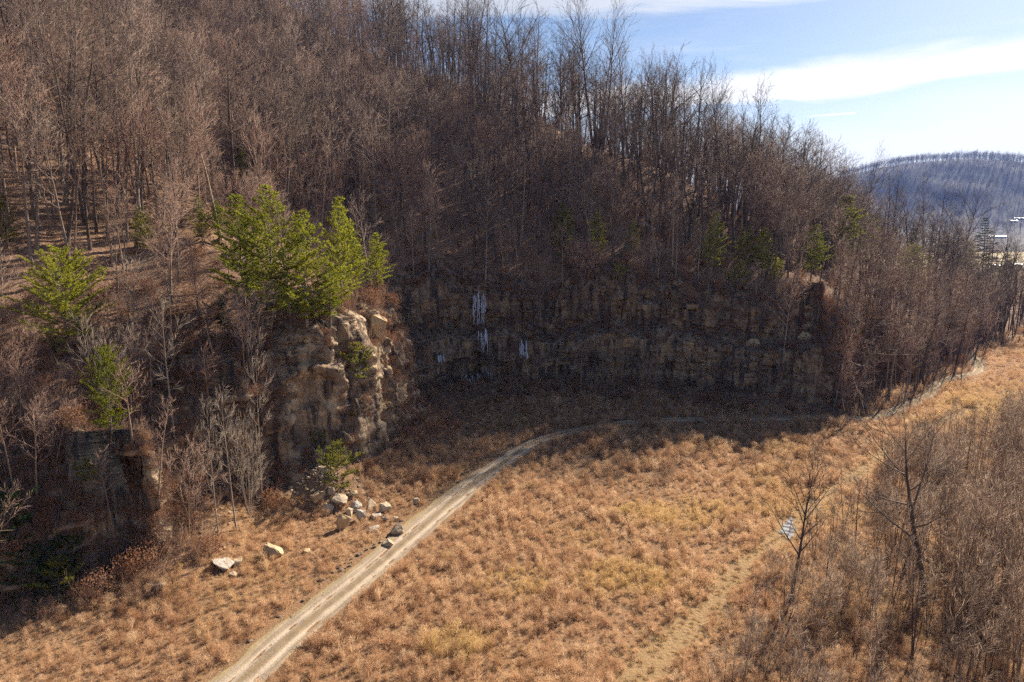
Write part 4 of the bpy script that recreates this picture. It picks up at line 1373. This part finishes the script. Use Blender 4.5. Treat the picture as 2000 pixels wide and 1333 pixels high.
bsc = (.55 + .8 * rng.random(len(BP))) * np.concatenate([np.ones(len(bp_)) * .85, np.ones(len(cp_)) * .5, np.where(fp_[:, 1] < 92, 1.0, .85)])
scatter('undergrowth', BRUSH, BP, rng.random(len(BP)) * 6.28, bsc, rng.choice(6, len(BP), p=[.21, .21, .21, .17, .1, .1]), 'tangled reddish-brown brush under the bare trees')

# ------------------------------------------------------------------ field grass
def make_clump(seed, n, h, spread, wd, puff=True):
    """a tuft of dry weeds: stems from the root, and a fluff of fine side shoots round the top"""
    rs = random.Random(seed); m = MB()
    for i in range(n // 3 if puff else n):
        a = rs.uniform(0, 6.28); q = abs(rs.gauss(0, .5)) * spread * .4
        p = Vector((math.cos(a) * q, math.sin(a) * q, -.05))
        b = a + rs.uniform(-.9, .9); tl = rs.uniform(.1, .8)
        d = Vector((math.cos(b) * tl, math.sin(b) * tl, 1)).normalized()
        L = h * rs.uniform(.5, 1.05)
        sd_ = d.cross(Vector((math.cos(rs.uniform(0, 6.28)), math.sin(rs.uniform(0, 6.28)), .2))).normalized()
        m.blade(p, d, sd_, L, wd * rs.uniform(.6, 1.2), Vector((math.cos(b), math.sin(b), -.8)) * L * rs.uniform(.05, .3))
    if puff:
        lobes = [(rs.uniform(0, 6.28), rs.uniform(0, .42) * spread, rs.uniform(.45, .8) * h, rs.uniform(.22, .36) * spread) for _ in range(5)]
        for i in range(int(n * 1.7)):
            la, lq, lz, lr = rs.choice(lobes)
            o = Vector((rs.gauss(0, 1), rs.gauss(0, 1), rs.gauss(0, .8))); o = o.normalized() * lr * rs.random() ** .5
            c = Vector((math.cos(la) * lq, math.sin(la) * lq, lz)) + o
            if c.z < .05: continue
            d = (o.normalized() * .8 + Vector((rs.gauss(0, .5), rs.gauss(0, .5), .7 + rs.gauss(0, .4)))).normalized()
            sv = d.cross(Vector((rs.gauss(0, 1), rs.gauss(0, 1), rs.gauss(0, 1)))).normalized()
            k = len(m.v); ww = wd * rs.uniform(.5, .95)
            m.v += [tuple(c - sv * ww * .5), tuple(c + sv * ww * .5), tuple(c + d * rs.uniform(.14, .34))]
            m.f.append((k, k + 1, k + 2))
    return m


CLUMPS = [make_clump(500 + i, n_, h, sp, .034).mesh('clump_%d' % i, [M['grass']]) for i, (n_, h, sp) in enumerate([(150, 1.15, 1.2), (140, 1.45, 1.15), (150, .95, 1.4), (110, 1.3, .9), (150, 1.2, 1.3)])]
pts = []
for y0, y1, st in ((38, 100, .72), (100, 165, .95), (165, 270, 1.5)):
    A, B = jitter(-70 if y0 < 100 else -40, 60 if y0 < 100 else (130 if y0 < 165 else 230), y0, y1, st)
    z, d, s = height(A, B, True)
    vis, u, v, dep = in_view(A, B, z, 60, 60)
    rd = line_dist(A, B, ROAD); td = line_dist(A, B, TRAIL)
    T_ = .15 + 1.2 * vnoise(A / 6, B / 6, 301) + .8 * rng.random(len(A))
    bare = vnoise(A / 5.5, B / 5.5, 305) * .6 + vnoise(A / 2.0, B / 2.0, 306) * .4
    # verge on the hill side of the road is wider and scraped
    k = np.argmin((A[:, None] - ROAD[None, ::4, 0]) ** 2 + (B[:, None] - ROAD[None, ::4, 1]) ** 2, 1)
    RT = np.gradient(ROAD[::4], axis=0)
    lf = RT[k, 0] * (B - ROAD[::4][k, 1]) - RT[k, 1] * (A - ROAD[::4][k, 0]) > 0
    wide = np.where(lf & (B < 118), 3.6 + 1.0 * fbm(A / 6, B / 6, 2, 333), np.where(B < 118, 2.2, 2.0) + .5 * fbm(A / 4, B / 4, 2, 334))
    pu = (A - pp.x) * .42 + (B - pp.y) * .9; pw = (A - pp.x) * .9 - (B - pp.y) * .42
    ok = vis & (np.hypot(pu / 4.2, pw / 1.5) > 1) & (np.hypot((A + 28) / 1.35, B - 95) > 3.6 + 1.5 * vnoise(A, B, 311)) & (np.hypot(A + 37.5, B - 80.0) > 2.0) & (d < -.6) & (rd > wide) & (td > T_) & (bare > .22)
    pts.append(np.stack([A, B, z, np.full(len(A), st / .8)], 1)[ok])
GP = np.concatenate(pts)
gsc = .84 * (.35 + 1.05 * rng.random(len(GP)) ** 1.6) * np.clip(GP[:, 3], .9, 1.5) * (.45 + .65 * vnoise(GP[:, 0] / 6, GP[:, 1] / 6, 310) + .4 * vnoise(GP[:, 0] / 17, GP[:, 1] / 17, 312))
gs3 = np.stack([gsc, gsc, gsc * np.where(GP[:, 3] > 1.3, .7, 1)], 1)
scatter('field_grass', CLUMPS, GP[:, :3] - np.array([0, 0, .02]), rng.random(len(GP)) * 6.28, gs3, rng.integers(0, 5, len(GP)), 'rusty tan dry grass and weeds covering the field')
# short straw-coloured grass on the trail, the verges and the thin places
SHORT = [make_clump(540 + i, 80, .32, .8, .03, False).mesh('short_%d' % i, [M['short_grass']]) for i in range(3)]
A, B = jitter(-60, 130, 38, 180, 1.0)
z, d, s = height(A, B, True)
vis, u, v, dep = in_view(A, B, z, 60, 60)
td = line_dist(A, B, TRAIL); rd = line_dist(A, B, ROAD)
ok = vis & (d < -1) & (((td < 3.0) & (rng.random(len(A)) < .95)) | (rng.random(len(A)) < .18)) & (rd > 2.3) & (np.hypot(A - pp.x, B - pp.y) > 2.2)
sp_ = np.stack([A, B, z - .02], 1)[ok]
scatter('short_grass', SHORT, sp_, rng.random(len(sp_)) * 6.28, .7 + .7 * rng.random(len(sp_)), rng.integers(0, 3, len(sp_)), 'short straw-coloured grass on the trail and verges')

# ------------------------------------------------------------------ thicket on the right
TB = np.array([(1370, 1345), (1455, 1215), (1500, 1130), (1580, 1060), (1650, 1010), (1700, 960), (1735, 905), (1790, 868), (2010, 815), (2200, 810)])
tpl = np.array([flat(u, v) for u, v in TB])
tx_, ty_ = jitter(5, 150, 42, 150, 1.25)
tz_ = height(tx_, ty_)
vis, tu, tv, tdep = in_view(tx_, ty_, tz_, 150, 330)
bound = np.interp(ty_, tpl[:, 1], tpl[:, 0]) + 1.6 * fbm(tx_ / 6, ty_ / 6, 2, 401)
ok = vis & (tx_ > bound) & (tv > 820) & (rng.random(len(tx_)) < (.04 + .5 * vnoise(tx_ / 6, ty_ / 6, 402)) * np.where(tu < 1750, .62, .8))
tx_, ty_, tz_, tu, tv, tdep = [a[ok] for a in (tx_, ty_, tz_, tu, tv, tdep)]
NS = len(tx_)
tp_ = rng.integers(0, len(SAPL), NS)
inside = np.clip((tx_ - np.interp(ty_, tpl[:, 1], tpl[:, 0])) / 12, 0, 1)
th = np.array([p.H for p in SAPL])[tp_] * (.7 + .4 * inside) * (.6 + .75 * rng.random(NS) ** 1.4)
sc_ = np.where((tu > 0) & (tu < 2000), th / tdep * (.6 + .8 * rng.random(NS)), 0)
so = np.argsort(-sc_)[:150]
trz = rng.random(NS) * 6.28; tlean = (rng.random((NS, 2)) - .5) * .2
items = []; tgr = {}
for i in so:
    pl_, gr = ('on the thicket edge by the trail', 'saplings on the thicket edge') if inside[i] < .3 else (
        ('low in the bottom-right thicket', 'saplings at the bottom of the thicket') if tv[i] > 1230 else (
            ('in the dense right-edge thicket', 'saplings deep in the thicket') if tu[i] > 1780 else ('in the mid-right thicket', 'saplings in the middle of the thicket')))
    ln = 'leaning right' if tlean[i, 1] > .035 else ('leaning left' if tlean[i, 1] < -.035 else 'upright')
    sz = 'tall' if th[i] > 8 else ('short' if th[i] < 5 else 'mid-height')
    items.append((i, tu[i], '%s %s bare sapling %s' % (sz, FORM[SAPL[tp_[i]].form], ln), pl_)); tgr[i] = gr
LB = told_apart(items)
for i in so:
    put_tree('bare_sapling', SAPL[tp_[i]], (tx_[i], ty_[i], tz_[i] - .1), th[i], trz[i], LB[i], 'sapling', tgr[i], tuple(tlean[i]))
own2 = np.zeros(NS, bool); own2[so] = True
scatter('thicket', [p.joined for p in SAPL], np.stack([tx_, ty_, tz_ - .1], 1)[~own2], trz[~own2], (th / np.array([p.H for p in SAPL])[tp_])[~own2], tp_[~own2], 'dense grey-brown thicket of thin bare stems', tlean[~own2])
TBR = [make_brush(450 + i, h, n_, sp, .017).mesh('thicket_brush_%d' % i, [M['thicket']]) for i, (h, n_, sp) in enumerate([(1.8, 12, 1.4), (2.4, 10, 1.4), (1.4, 14, 1.4)])]
kx, ky = jitter(5, 150, 42, 150, 1.1)
kz = height(kx, ky)
vis, ku, kv, _ = in_view(kx, ky, kz, 80, 150)
ok = vis & (kx > np.interp(ky, tpl[:, 1], tpl[:, 0]) - 1.0) & (kv > 830) & (rng.random(len(kx)) < .02 + .55 * vnoise(kx / 5, ky / 5, 405))
kp = np.stack([kx, ky, kz - .05], 1)[ok]
scatter('thicket_brush', TBR, kp, rng.random(len(kp)) * 6.28, .4 + .7 * rng.random(len(kp)), rng.integers(0, 3, len(kp)), 'low pale brush between the thicket stems')

# ------------------------------------------------------------------ boulders
def make_rock(seed, sx, sy, sz, cuts=9, rough=.06):
    """a broken block: a sphere cut by random planes, then roughened"""
    rs = random.Random(seed)
    import bmesh
    bm = bmesh.new()
    for i in range(cuts + 7):
        c = Vector((rs.gauss(0, 1), rs.gauss(0, 1), rs.gauss(0, 1))).normalized() * rs.uniform(.8, 1.15)
        c = Vector([max(-.82, min(.82, q)) for q in c])
        bm.verts.new(Vector((c.x * sx, c.y * sy, c.z * sz)))
    h = bmesh.ops.convex_hull(bm, input=bm.verts)
    bmesh.ops.delete(bm, geom=list({g for g in h['geom_interior'] + h['geom_unused'] if isinstance(g, bmesh.types.BMVert)}), context='VERTS')
    bmesh.ops.dissolve_limit(bm, angle_limit=R(14), verts=bm.verts, edges=bm.edges)
    bmesh.ops.bevel(bm, geom=bm.edges[:], offset=.09 * min(sx, sy, sz), segments=1, affect='EDGES', profile=.5, clamp_overlap=True)
    bmesh.ops.triangulate(bm, faces=bm.faces)
    bmesh.ops.subdivide_edges(bm, edges=[e for e in bm.edges if e.calc_length() > .5 * min(sx, sy, sz)], cuts=1, use_grid_fill=False)
    for v in bm.verts:
        v.co += Vector((rs.gauss(0, 1), rs.gauss(0, 1), rs.gauss(0, 1))) * rough * .5 * min(sx, sy, sz)
    me = bpy.data.meshes.new('boulder')
    bm.to_mesh(me); bm.free()
    return me


def boulder(u, v, wpx, hpx, mat, label, seed, rz=0., tilt=(0, 0), deep=1.0, cuts=9):
    p, n = at(u, v)
    k = px_at(p)
    w_, h_ = wpx / k * .60, hpx / k * .60
    me = make_rock(seed, w_, w_ * deep, h_, cuts); me.materials.append(M[mat])
    o = obj('boulder', me, None, (p.x, p.y + w_ * .2, p.z + h_ * .55), None, label, 'boulder')
    o.rotation_euler = (tilt[0], tilt[1], rz)
    return o


boulder(430, 1112, 50, 26, 'white_rock', 'large flat whitish slab lying at the foot of the left cliff', 1, .3, (R(-14), R(16)), .9, 6)
boulder(461, 1104, 22, 18, 'boulder', 'small tan rock touching the right end of the whitish slab', 2)
boulder(454, 1128, 16, 13, 'boulder', 'small pale rock in the grass just below the whitish slab', 3)
boulder(530, 1088, 44, 30, 'tan_rock', 'rounded yellowish boulder with a dark side, alone in the grass', 4, .5)
boulder(598, 1081, 15, 11, 'tan_rock', 'little yellow stone alone in grass right of the rounded boulder', 5)
boulder(670, 1034, 30, 42, 'tan_rock', 'upright slab with a dark face at the front of the rockfall', 6, .8, (R(6), R(8)), .6, 7)
boulder(706, 1016, 20, 30, 'white_rock', 'white pointed wedge of rock in the rockfall', 7, .2, (0, R(-12)), .7, 6)
boulder(694, 1000, 22, 28, 'white_rock', 'whitish broken block behind the pointed wedge', 8, 1.2, (R(10), 0))
boulder(663, 992, 34, 30, 'boulder', 'big brown block in the heart of the rockfall', 9, .4)
boulder(727, 1000, 24, 34, 'boulder', 'dark-sided standing block at the right of the rockfall', 10, .9, (0, R(6)), .8, 7)
boulder(752, 1002, 26, 24, 'boulder', 'pale rounded block leaning on the dark-sided standing block', 11, .1)
boulder(735, 1012, 22, 10, 'white_rock', 'thin pale slab below the dark-sided standing block', 12, .5)
boulder(753, 1016, 14, 8, 'white_rock', 'small pale chip near the rounded block', 13)
boulder(731, 1037, 24, 9, 'white_rock', 'low white stone in the grass near the track', 14, .2)
boulder(774, 1044, 28, 24, 'boulder', 'flat-topped square boulder at the verge of the track', 15, .2, (0, 0), .9, 6)
boulder(757, 1066, 24, 12, 'boulder', 'low grey-tan stone on the verge below the square boulder', 16)
boulder(622, 982, 30, 24, 'tan_rock', 'ochre block at the left end of the rockfall', 17, .9)
boulder(640, 1000, 24, 20, 'boulder', 'brown rock between the ochre block and the upright slab', 18, 1.9)
boulder(772, 1017, 13, 9, 'boulder', 'small round stone above the square boulder', 19)
boulder(813, 983, 14, 12, 'boulder', 'small dark stone in the grass near the track bank', 20)
boulder(684, 1012, 18, 24, 'boulder', 'narrow tan block wedged beside the white wedge', 21, .4, (R(8), R(-8)))
boulder(645, 965, 20, 16, 'boulder', 'brown rock high on the rubble mound', 22)
boulder(690, 968, 18, 12, 'tan_rock', 'ochre rock at the top of the rubble mound', 23)
boulder(305, 1150, 40, 18, 'cliff', 'dark low ledge stone under the shaded left cliff', 24, .3)
# big blocks that stand in the spur's face: pieces of the cliff
def block(u, v, wpx, hpx, mat, seed, rz, tilt=(0, 0), deep=.8, push=.3):
    p, n = at(u, v, CLIFF)
    k = px_at(p); w_, h_ = wpx / k * .5, hpx / k * .5
    me = make_rock(seed, w_, w_ * deep, h_, 7, .035); me.materials.append(M[mat])
    o = obj('rock_block', me, cliff, (p.x, p.y + w_ * deep * push, p.z))
    o.rotation_euler = (tilt[0], tilt[1], rz)
    return o


block(732, 640, 62, 62, 'tan_rock', 31, .5, (R(5), R(8)))
block(663, 655, 44, 62, 'cliff', 32, .2, (0, R(-6)))
block(705, 612, 26, 22, 'tan_rock', 33, .7)
block(692, 800, 26, 62, 'cliff', 36, .3)
block(745, 740, 40, 70, 'cliff', 37, .6)
block(1575, 662, 44, 44, 'tan_rock', 39, .1, (0, 0), .5)
block(1475, 676, 42, 34, 'tan_rock', 40, .0, (0, 0), .5)
block(1530, 568, 40, 34, 'tan_rock', 41, .0, (0, 0), .5)
block(1290, 660, 60, 60, 'cliff', 42, .0, (0, 0), .5)
block(1380, 745, 50, 40, 'cliff', 43, .0, (0, 0), .5)

# rubble and clods: too many to count
rk = [make_rock(600 + i, .5, .45, .35, 7) for i in range(3)]
for me in rk: me.materials.append(M['boulder'])
ck = [make_rock(620 + i, .5, .4, .28, 7) for i in range(2)]
for me in ck: me.materials.append(M['clod'])
a_ = rng.random(420) * 6.28; r_ = np.abs(rng.normal(0, 1, 420)) * 3.6
qx = -28.0 + np.cos(a_) * r_ * 1.25; qy = 94.8 + np.sin(a_) * r_ * .85
q2 = rng.random((160, 2)); qx = np.concatenate([qx, -43 + q2[:, 0] * 12]); qy = np.concatenate([qy, 76 + q2[:, 1] * 14])
qz = height(qx, qy)
scatter('rubble', rk, np.stack([qx, qy, qz + .05], 1), rng.random(len(qx)) * 6.28, .15 + .75 * rng.random(len(qx)) ** 2.2, rng.integers(0, 3, len(qx)), 'small broken sandstone rubble under the cliff')
RL = np.repeat(resample(ROAD, .3)[0], 1, 0); RT = np.gradient(RL, axis=0); RT /= np.linalg.norm(RT, axis=1)[:, None]
sel = rng.random(len(RL)) < np.where(vnoise(np.arange(len(RL)) / 25., np.zeros(len(RL)), 77) > .38, .95, .15)
RL, RT = RL[sel], RT[sel]
offs = -(3.3 + .6 * rng.normal(0, 1, len(RL)))
cx = RL[:, 0] + RT[:, 1] * offs; cy_ = RL[:, 1] - RT[:, 0] * offs
keep = (cy_ < 150) & (cy_ > 40)
cx, cy_ = cx[keep], cy_[keep]
czz = height(cx, cy_)
scatter('dirt_bank', ck, np.stack([cx, cy_, czz + .05], 1), rng.random(len(cx)) * 6.28, (.12 + .75 * rng.random(len(cx)) ** 2.5), rng.integers(0, 2, len(cx)), 'dark clods of dirt banked along the track')

# ------------------------------------------------------------------ fallen trunks
def log(u0, v0, u1, v1, r, mat, label, lift0=.2, lift1=.2):
    a, _ = at(u0, v0); b, _ = at(u1, v1)
    a = a + Vector((0, 0, lift0)); b = b + Vector((0, 0, lift1))
    m = MB()
    n = 7; pts = [a.lerp(b, i / n) + Vector((0, 0, .10 * math.sin(i * 1.7))) for i in range(n + 1)]
    m.tube([p - a for p in pts], [r * (1 - .6 * i / n) for i in range(n + 1)], 7)
    rs = random.Random(int(u0))
    for i in range(6):
        p, d = along(pts, .35 + .1 * i)
        m.cone(p - a, p - a + spread_dir(d, R(rs.uniform(30, 60)), rs.uniform(0, 6.28)) * rs.uniform(.6, 1.8), r * .4)
    return obj('fallen_log', m.mesh('fallen_log', [M[mat]], True), None, a, None, label, 'log')


log(408, 1078, 424, 1030, .10, 'pale_bark', 'pale dead stick propped by the thin tree above the whitish slab')
log(800, 612, 752, 566, .22, 'dark_bark', 'dark fallen trunk sloping down from the tip of the spur')
log(1664, 764, 1700, 768, .16, 'pale_bark', 'pale fallen limb at the slope foot near the track bend')
log(1405, 985, 1480, 984, .12, 'dark_bark', 'dark fallen branch lying in the brown grass of the field')
log(1720, 985, 1765, 962, .16, 'pale_bark', 'pale broken log in the brush at the thicket edge')
log(238, 310, 262, 322, .2, 'pale_bark', 'pale fallen trunk on the lit slope, upper left')
log(265, 352, 292, 342, .18, 'pale_bark', 'short pale fallen trunk below the upper-left one')
log(700, 1000, 0 + 720, 975, .08, 'pale_bark', 'thin grey stick sticking out of the rockfall')

# ------------------------------------------------------------------ ice on the shaded cliff
def ice(u, v, wpx, hpx, n, label, seed, name='ice_column'):
    rs = random.Random(seed)
    p0, n0 = at(u, v, CLIFF)
    k = px_at(p0); m = MB()
    for i in range(n):
        uu = u + wpx * ((i + rs.random()) / n - .5)
        p, nn = at(uu, v, CLIFF)
        L = hpx / k * rs.uniform(.45, 1.0)
        r = wpx / k / n * rs.uniform(.25, .8)
        top = Vector((p.x, p.y - r * .3 - .15, p.z + hpx / k * .5 * rs.uniform(.5, 1.0)))
        pts = []; rad = []
        for q in range(9):
            f = q / 8
            pts.append(top + Vector((rs.uniform(-.16, .16), -.25 * f + rs.uniform(-.1, .1), -L * f)) - p0)
            rad.append(max(.02, r * (math.sin(math.pi * min(1, f * .8 + .12)) ** .6) * rs.uniform(.7, 1.2)))
        m.tube(pts, rad, 7)
    return obj(name, m.mesh('ice', [M['ice']], True), None, p0, None, label, 'ice')


ice(936, 597, 22, 62, 8, 'upper frozen waterfall hanging on the shaded cliff', 1, 'ice_fall')
ice(937, 628, 16, 14, 5, 'lump of ice on the ledge under the upper frozen waterfall', 2)
ice(943, 665, 20, 48, 5, 'middle frozen trickle below the ledge, under the upper waterfall', 3, 'ice_fall')
ice(1023, 690, 16, 66, 5, 'narrow ice column right of the frozen waterfalls', 4)
ice(1036, 642, 8, 18, 3, 'small icicle above the narrow ice column', 5)
ice(910, 752, 22, 44, 5, 'bluish ice curtain at the cliff foot, left one', 6, 'ice_curtain')
ice(932, 746, 20, 46, 5, 'bluish ice curtain at the cliff foot, right one', 7, 'ice_curtain')
ice(884, 760, 10, 34, 3, 'thin ice streak left of the ice curtains', 8)
ice(956, 735, 12, 40, 4, 'thin icicles right of the ice curtains in the dark hollow', 9)
ice(862, 700, 14, 24, 4, 'faint ice streak high left of the curtains', 10)

# ------------------------------------------------------------------ far hill, its woods and the houses
def far_h(x, y):
    x = x / 1.4; y = y / 1.4
    ridge = 2200 + 40 * np.sin(x / 430.0)
    crest = 112 + 112 * np.exp(-((x - 1400) / 430.0) ** 2) + 8 * fbm(x / 170, y * 0 + 2, 4, 501)
    t = (y - ridge)
    z = crest * np.exp(-(np.where(t < 0, t / 430.0, t / 700.0)) ** 2)
    z = z + 30 * fbm(x / 260, y / 260, 4, 503) * np.clip(z / 90, 0, 1) * np.clip(-t / 150, 0, 1)
    return z * 1.4 - 9


fxs = np.arange(200, 4200, 28.0); fys = np.arange(1100, 4300, 28.0)
FX, FY = np.meshgrid(fxs, fys)
FZ = far_h(FX, FY)
fme = mesh_np('far_hill', np.stack([FX, FY, FZ], -1).reshape(-1, 3), grid_faces(len(fys), len(fxs)), [M['far_hill']], None, True)
obj('hill', fme, kind='structure', label='blue hazy wooded hill across the valley')
A, B = jitter(1200, 2800, 1900, 3180, 17.0)
z = far_h(A, B)
vis, u, v, dep = in_view(A, B, z, 60, 60)
ok = vis & (z > 2) & (u > 1640) & (vnoise(A / 60, B / 60, 511) > .25) & ((z > 215) | (rng.random(len(A)) < .6))
fp = np.stack([A, B, z - .5], 1)[ok]
scatter('far_woods', [DARK[i].joined for i in (0, 1, 2)], fp, rng.random(len(fp)) * 6.28, 1.0 + .7 * rng.random(len(fp)), rng.integers(0, 3, len(fp)), 'bare woods covering the far blue hill')


def house(u, v, dist, W, D, Hh, rz, label, zz=None):
    r = ray(u, v); t = dist / r.y
    x, y = r.x * t, r.y * t
    z = max(float(far_h(np.array([x]), np.array([y]))[0]), 0.0) if y > 1100 else float(height(np.array([x]), np.array([y]))[0])
    e = bpy.data.objects.new('house', None); C.objects.link(e); e.location = (x, y, z); e.rotation_euler = (0, 0, rz)
    tag(e, label, 'house')
    w2, d2 = W / 2, D / 2
    rh = Hh * .45
    v_ = [(-w2, -d2, -3), (w2, -d2, -3), (w2, d2, -3), (-w2, d2, -3), (-w2, -d2, Hh), (w2, -d2, Hh), (w2, d2, Hh), (-w2, d2, Hh), (-w2, 0, Hh + rh), (w2, 0, Hh + rh)]
    me = bpy.data.meshes.new('wall'); me.from_pydata(v_, [], [(0, 1, 5, 4), (1, 2, 6, 9, 5), (2, 3, 7, 6), (3, 0, 4, 8, 7)]); me.materials.append(M['siding'])
    obj('wall', me, e)
    o = .5
    v_ = [(-w2 - o, -d2 - o, Hh - .2), (w2 + o, -d2 - o, Hh - .2), (w2 + o, 0, Hh + rh + .15), (-w2 - o, 0, Hh + rh + .15), (-w2 - o, d2 + o, Hh - .2), (w2 + o, d2 + o, Hh - .2)]
    v_ += [(a, b, c + .2) for a, b, c in v_]
    me = bpy.data.meshes.new('roof'); me.from_pydata(v_, [], [(0, 1, 2, 3), (3, 2, 5, 4), (6, 9, 8, 7), (9, 10, 11, 8), (0, 6, 7, 1), (4, 5, 11, 10), (0, 3, 9, 6), (3, 4, 10, 9), (1, 7, 8, 2), (2, 8, 11, 5)]); me.materials.append(M['roof'])
    obj('roof', me, e)
    for i in range(max(2, int(W / 4))):
        a = -w2 + (i + .5) * W / max(2, int(W / 4))
        me = bpy.data.meshes.new('window'); b = -d2 - .04
        me.from_pydata([(a - .6, b, 1), (a + .6, b, 1), (a + .6, b, 2.3), (a - .6, b, 2.3), (a - .6, -d2, 1), (a + .6, -d2, 1), (a + .6, -d2, 2.3), (a - .6, -d2, 2.3)], [], [(0, 1, 2, 3), (0, 4, 5, 1), (3, 2, 6, 7), (0, 3, 7, 4), (1, 5, 6, 2)])
        me.materials.append(M['glass'])
        obj('window', me, e)


house(1957, 492, 760, 16, 9, 3.2, R(-25), 'long white-roofed building on the valley floor beyond the ridge end')
house(1988, 486, 790, 12, 8, 3.0, R(-30), 'small white building right of the long white-roofed one')
house(1994, 417, 2300, 32, 8, 3.2, R(-30), 'white house on the lower slope of the blue hill at the right edge')
house(1982, 419, 2270, 20, 12, 3.0, R(-20), 'smaller white house left of the one at the right edge')
house(1949, 456, 1700, 36, 8, 2.2, R(-30), 'pale low building against the foot of the blue hill')

# ------------------------------------------------------------------ air
hz_v = [(-4300, -1900), (4300, -1900), (4300, 9600), (-4300, 9600)]
zb, zt = -24.0, 375.0
v_ = [(a, b, zb) for a, b in hz_v] + [(a, b, zt) for a, b in hz_v]
hme = bpy.data.meshes.new('haze')
hme.from_pydata(v_, [], [(3, 2, 1, 0), (4, 5, 6, 7), (0, 1, 5, 4), (1, 2, 6, 5), (2, 3, 7, 6), (3, 0, 4, 7)])
m_, t_, o_ = new_mat('haze')
vol = t_.add('ShaderNodeVolumePrincipled')
vol.inputs['Color'].default_value = (0.27, 0.44, 1.0, 1)
vol.inputs['Density'].default_value = 0.00008
vol.inputs['Anisotropy'].default_value = 0.0
t_.link(vol.outputs[0], o_.inputs['Volume'])
hme.materials.append(m_)
obj('haze', hme, kind='stuff', label='thin blue haze in the valley air')
print('TREES', NTREE, 'BRUSH', len(BP), 'GRASS', len(GP), 'THICKET', NS)
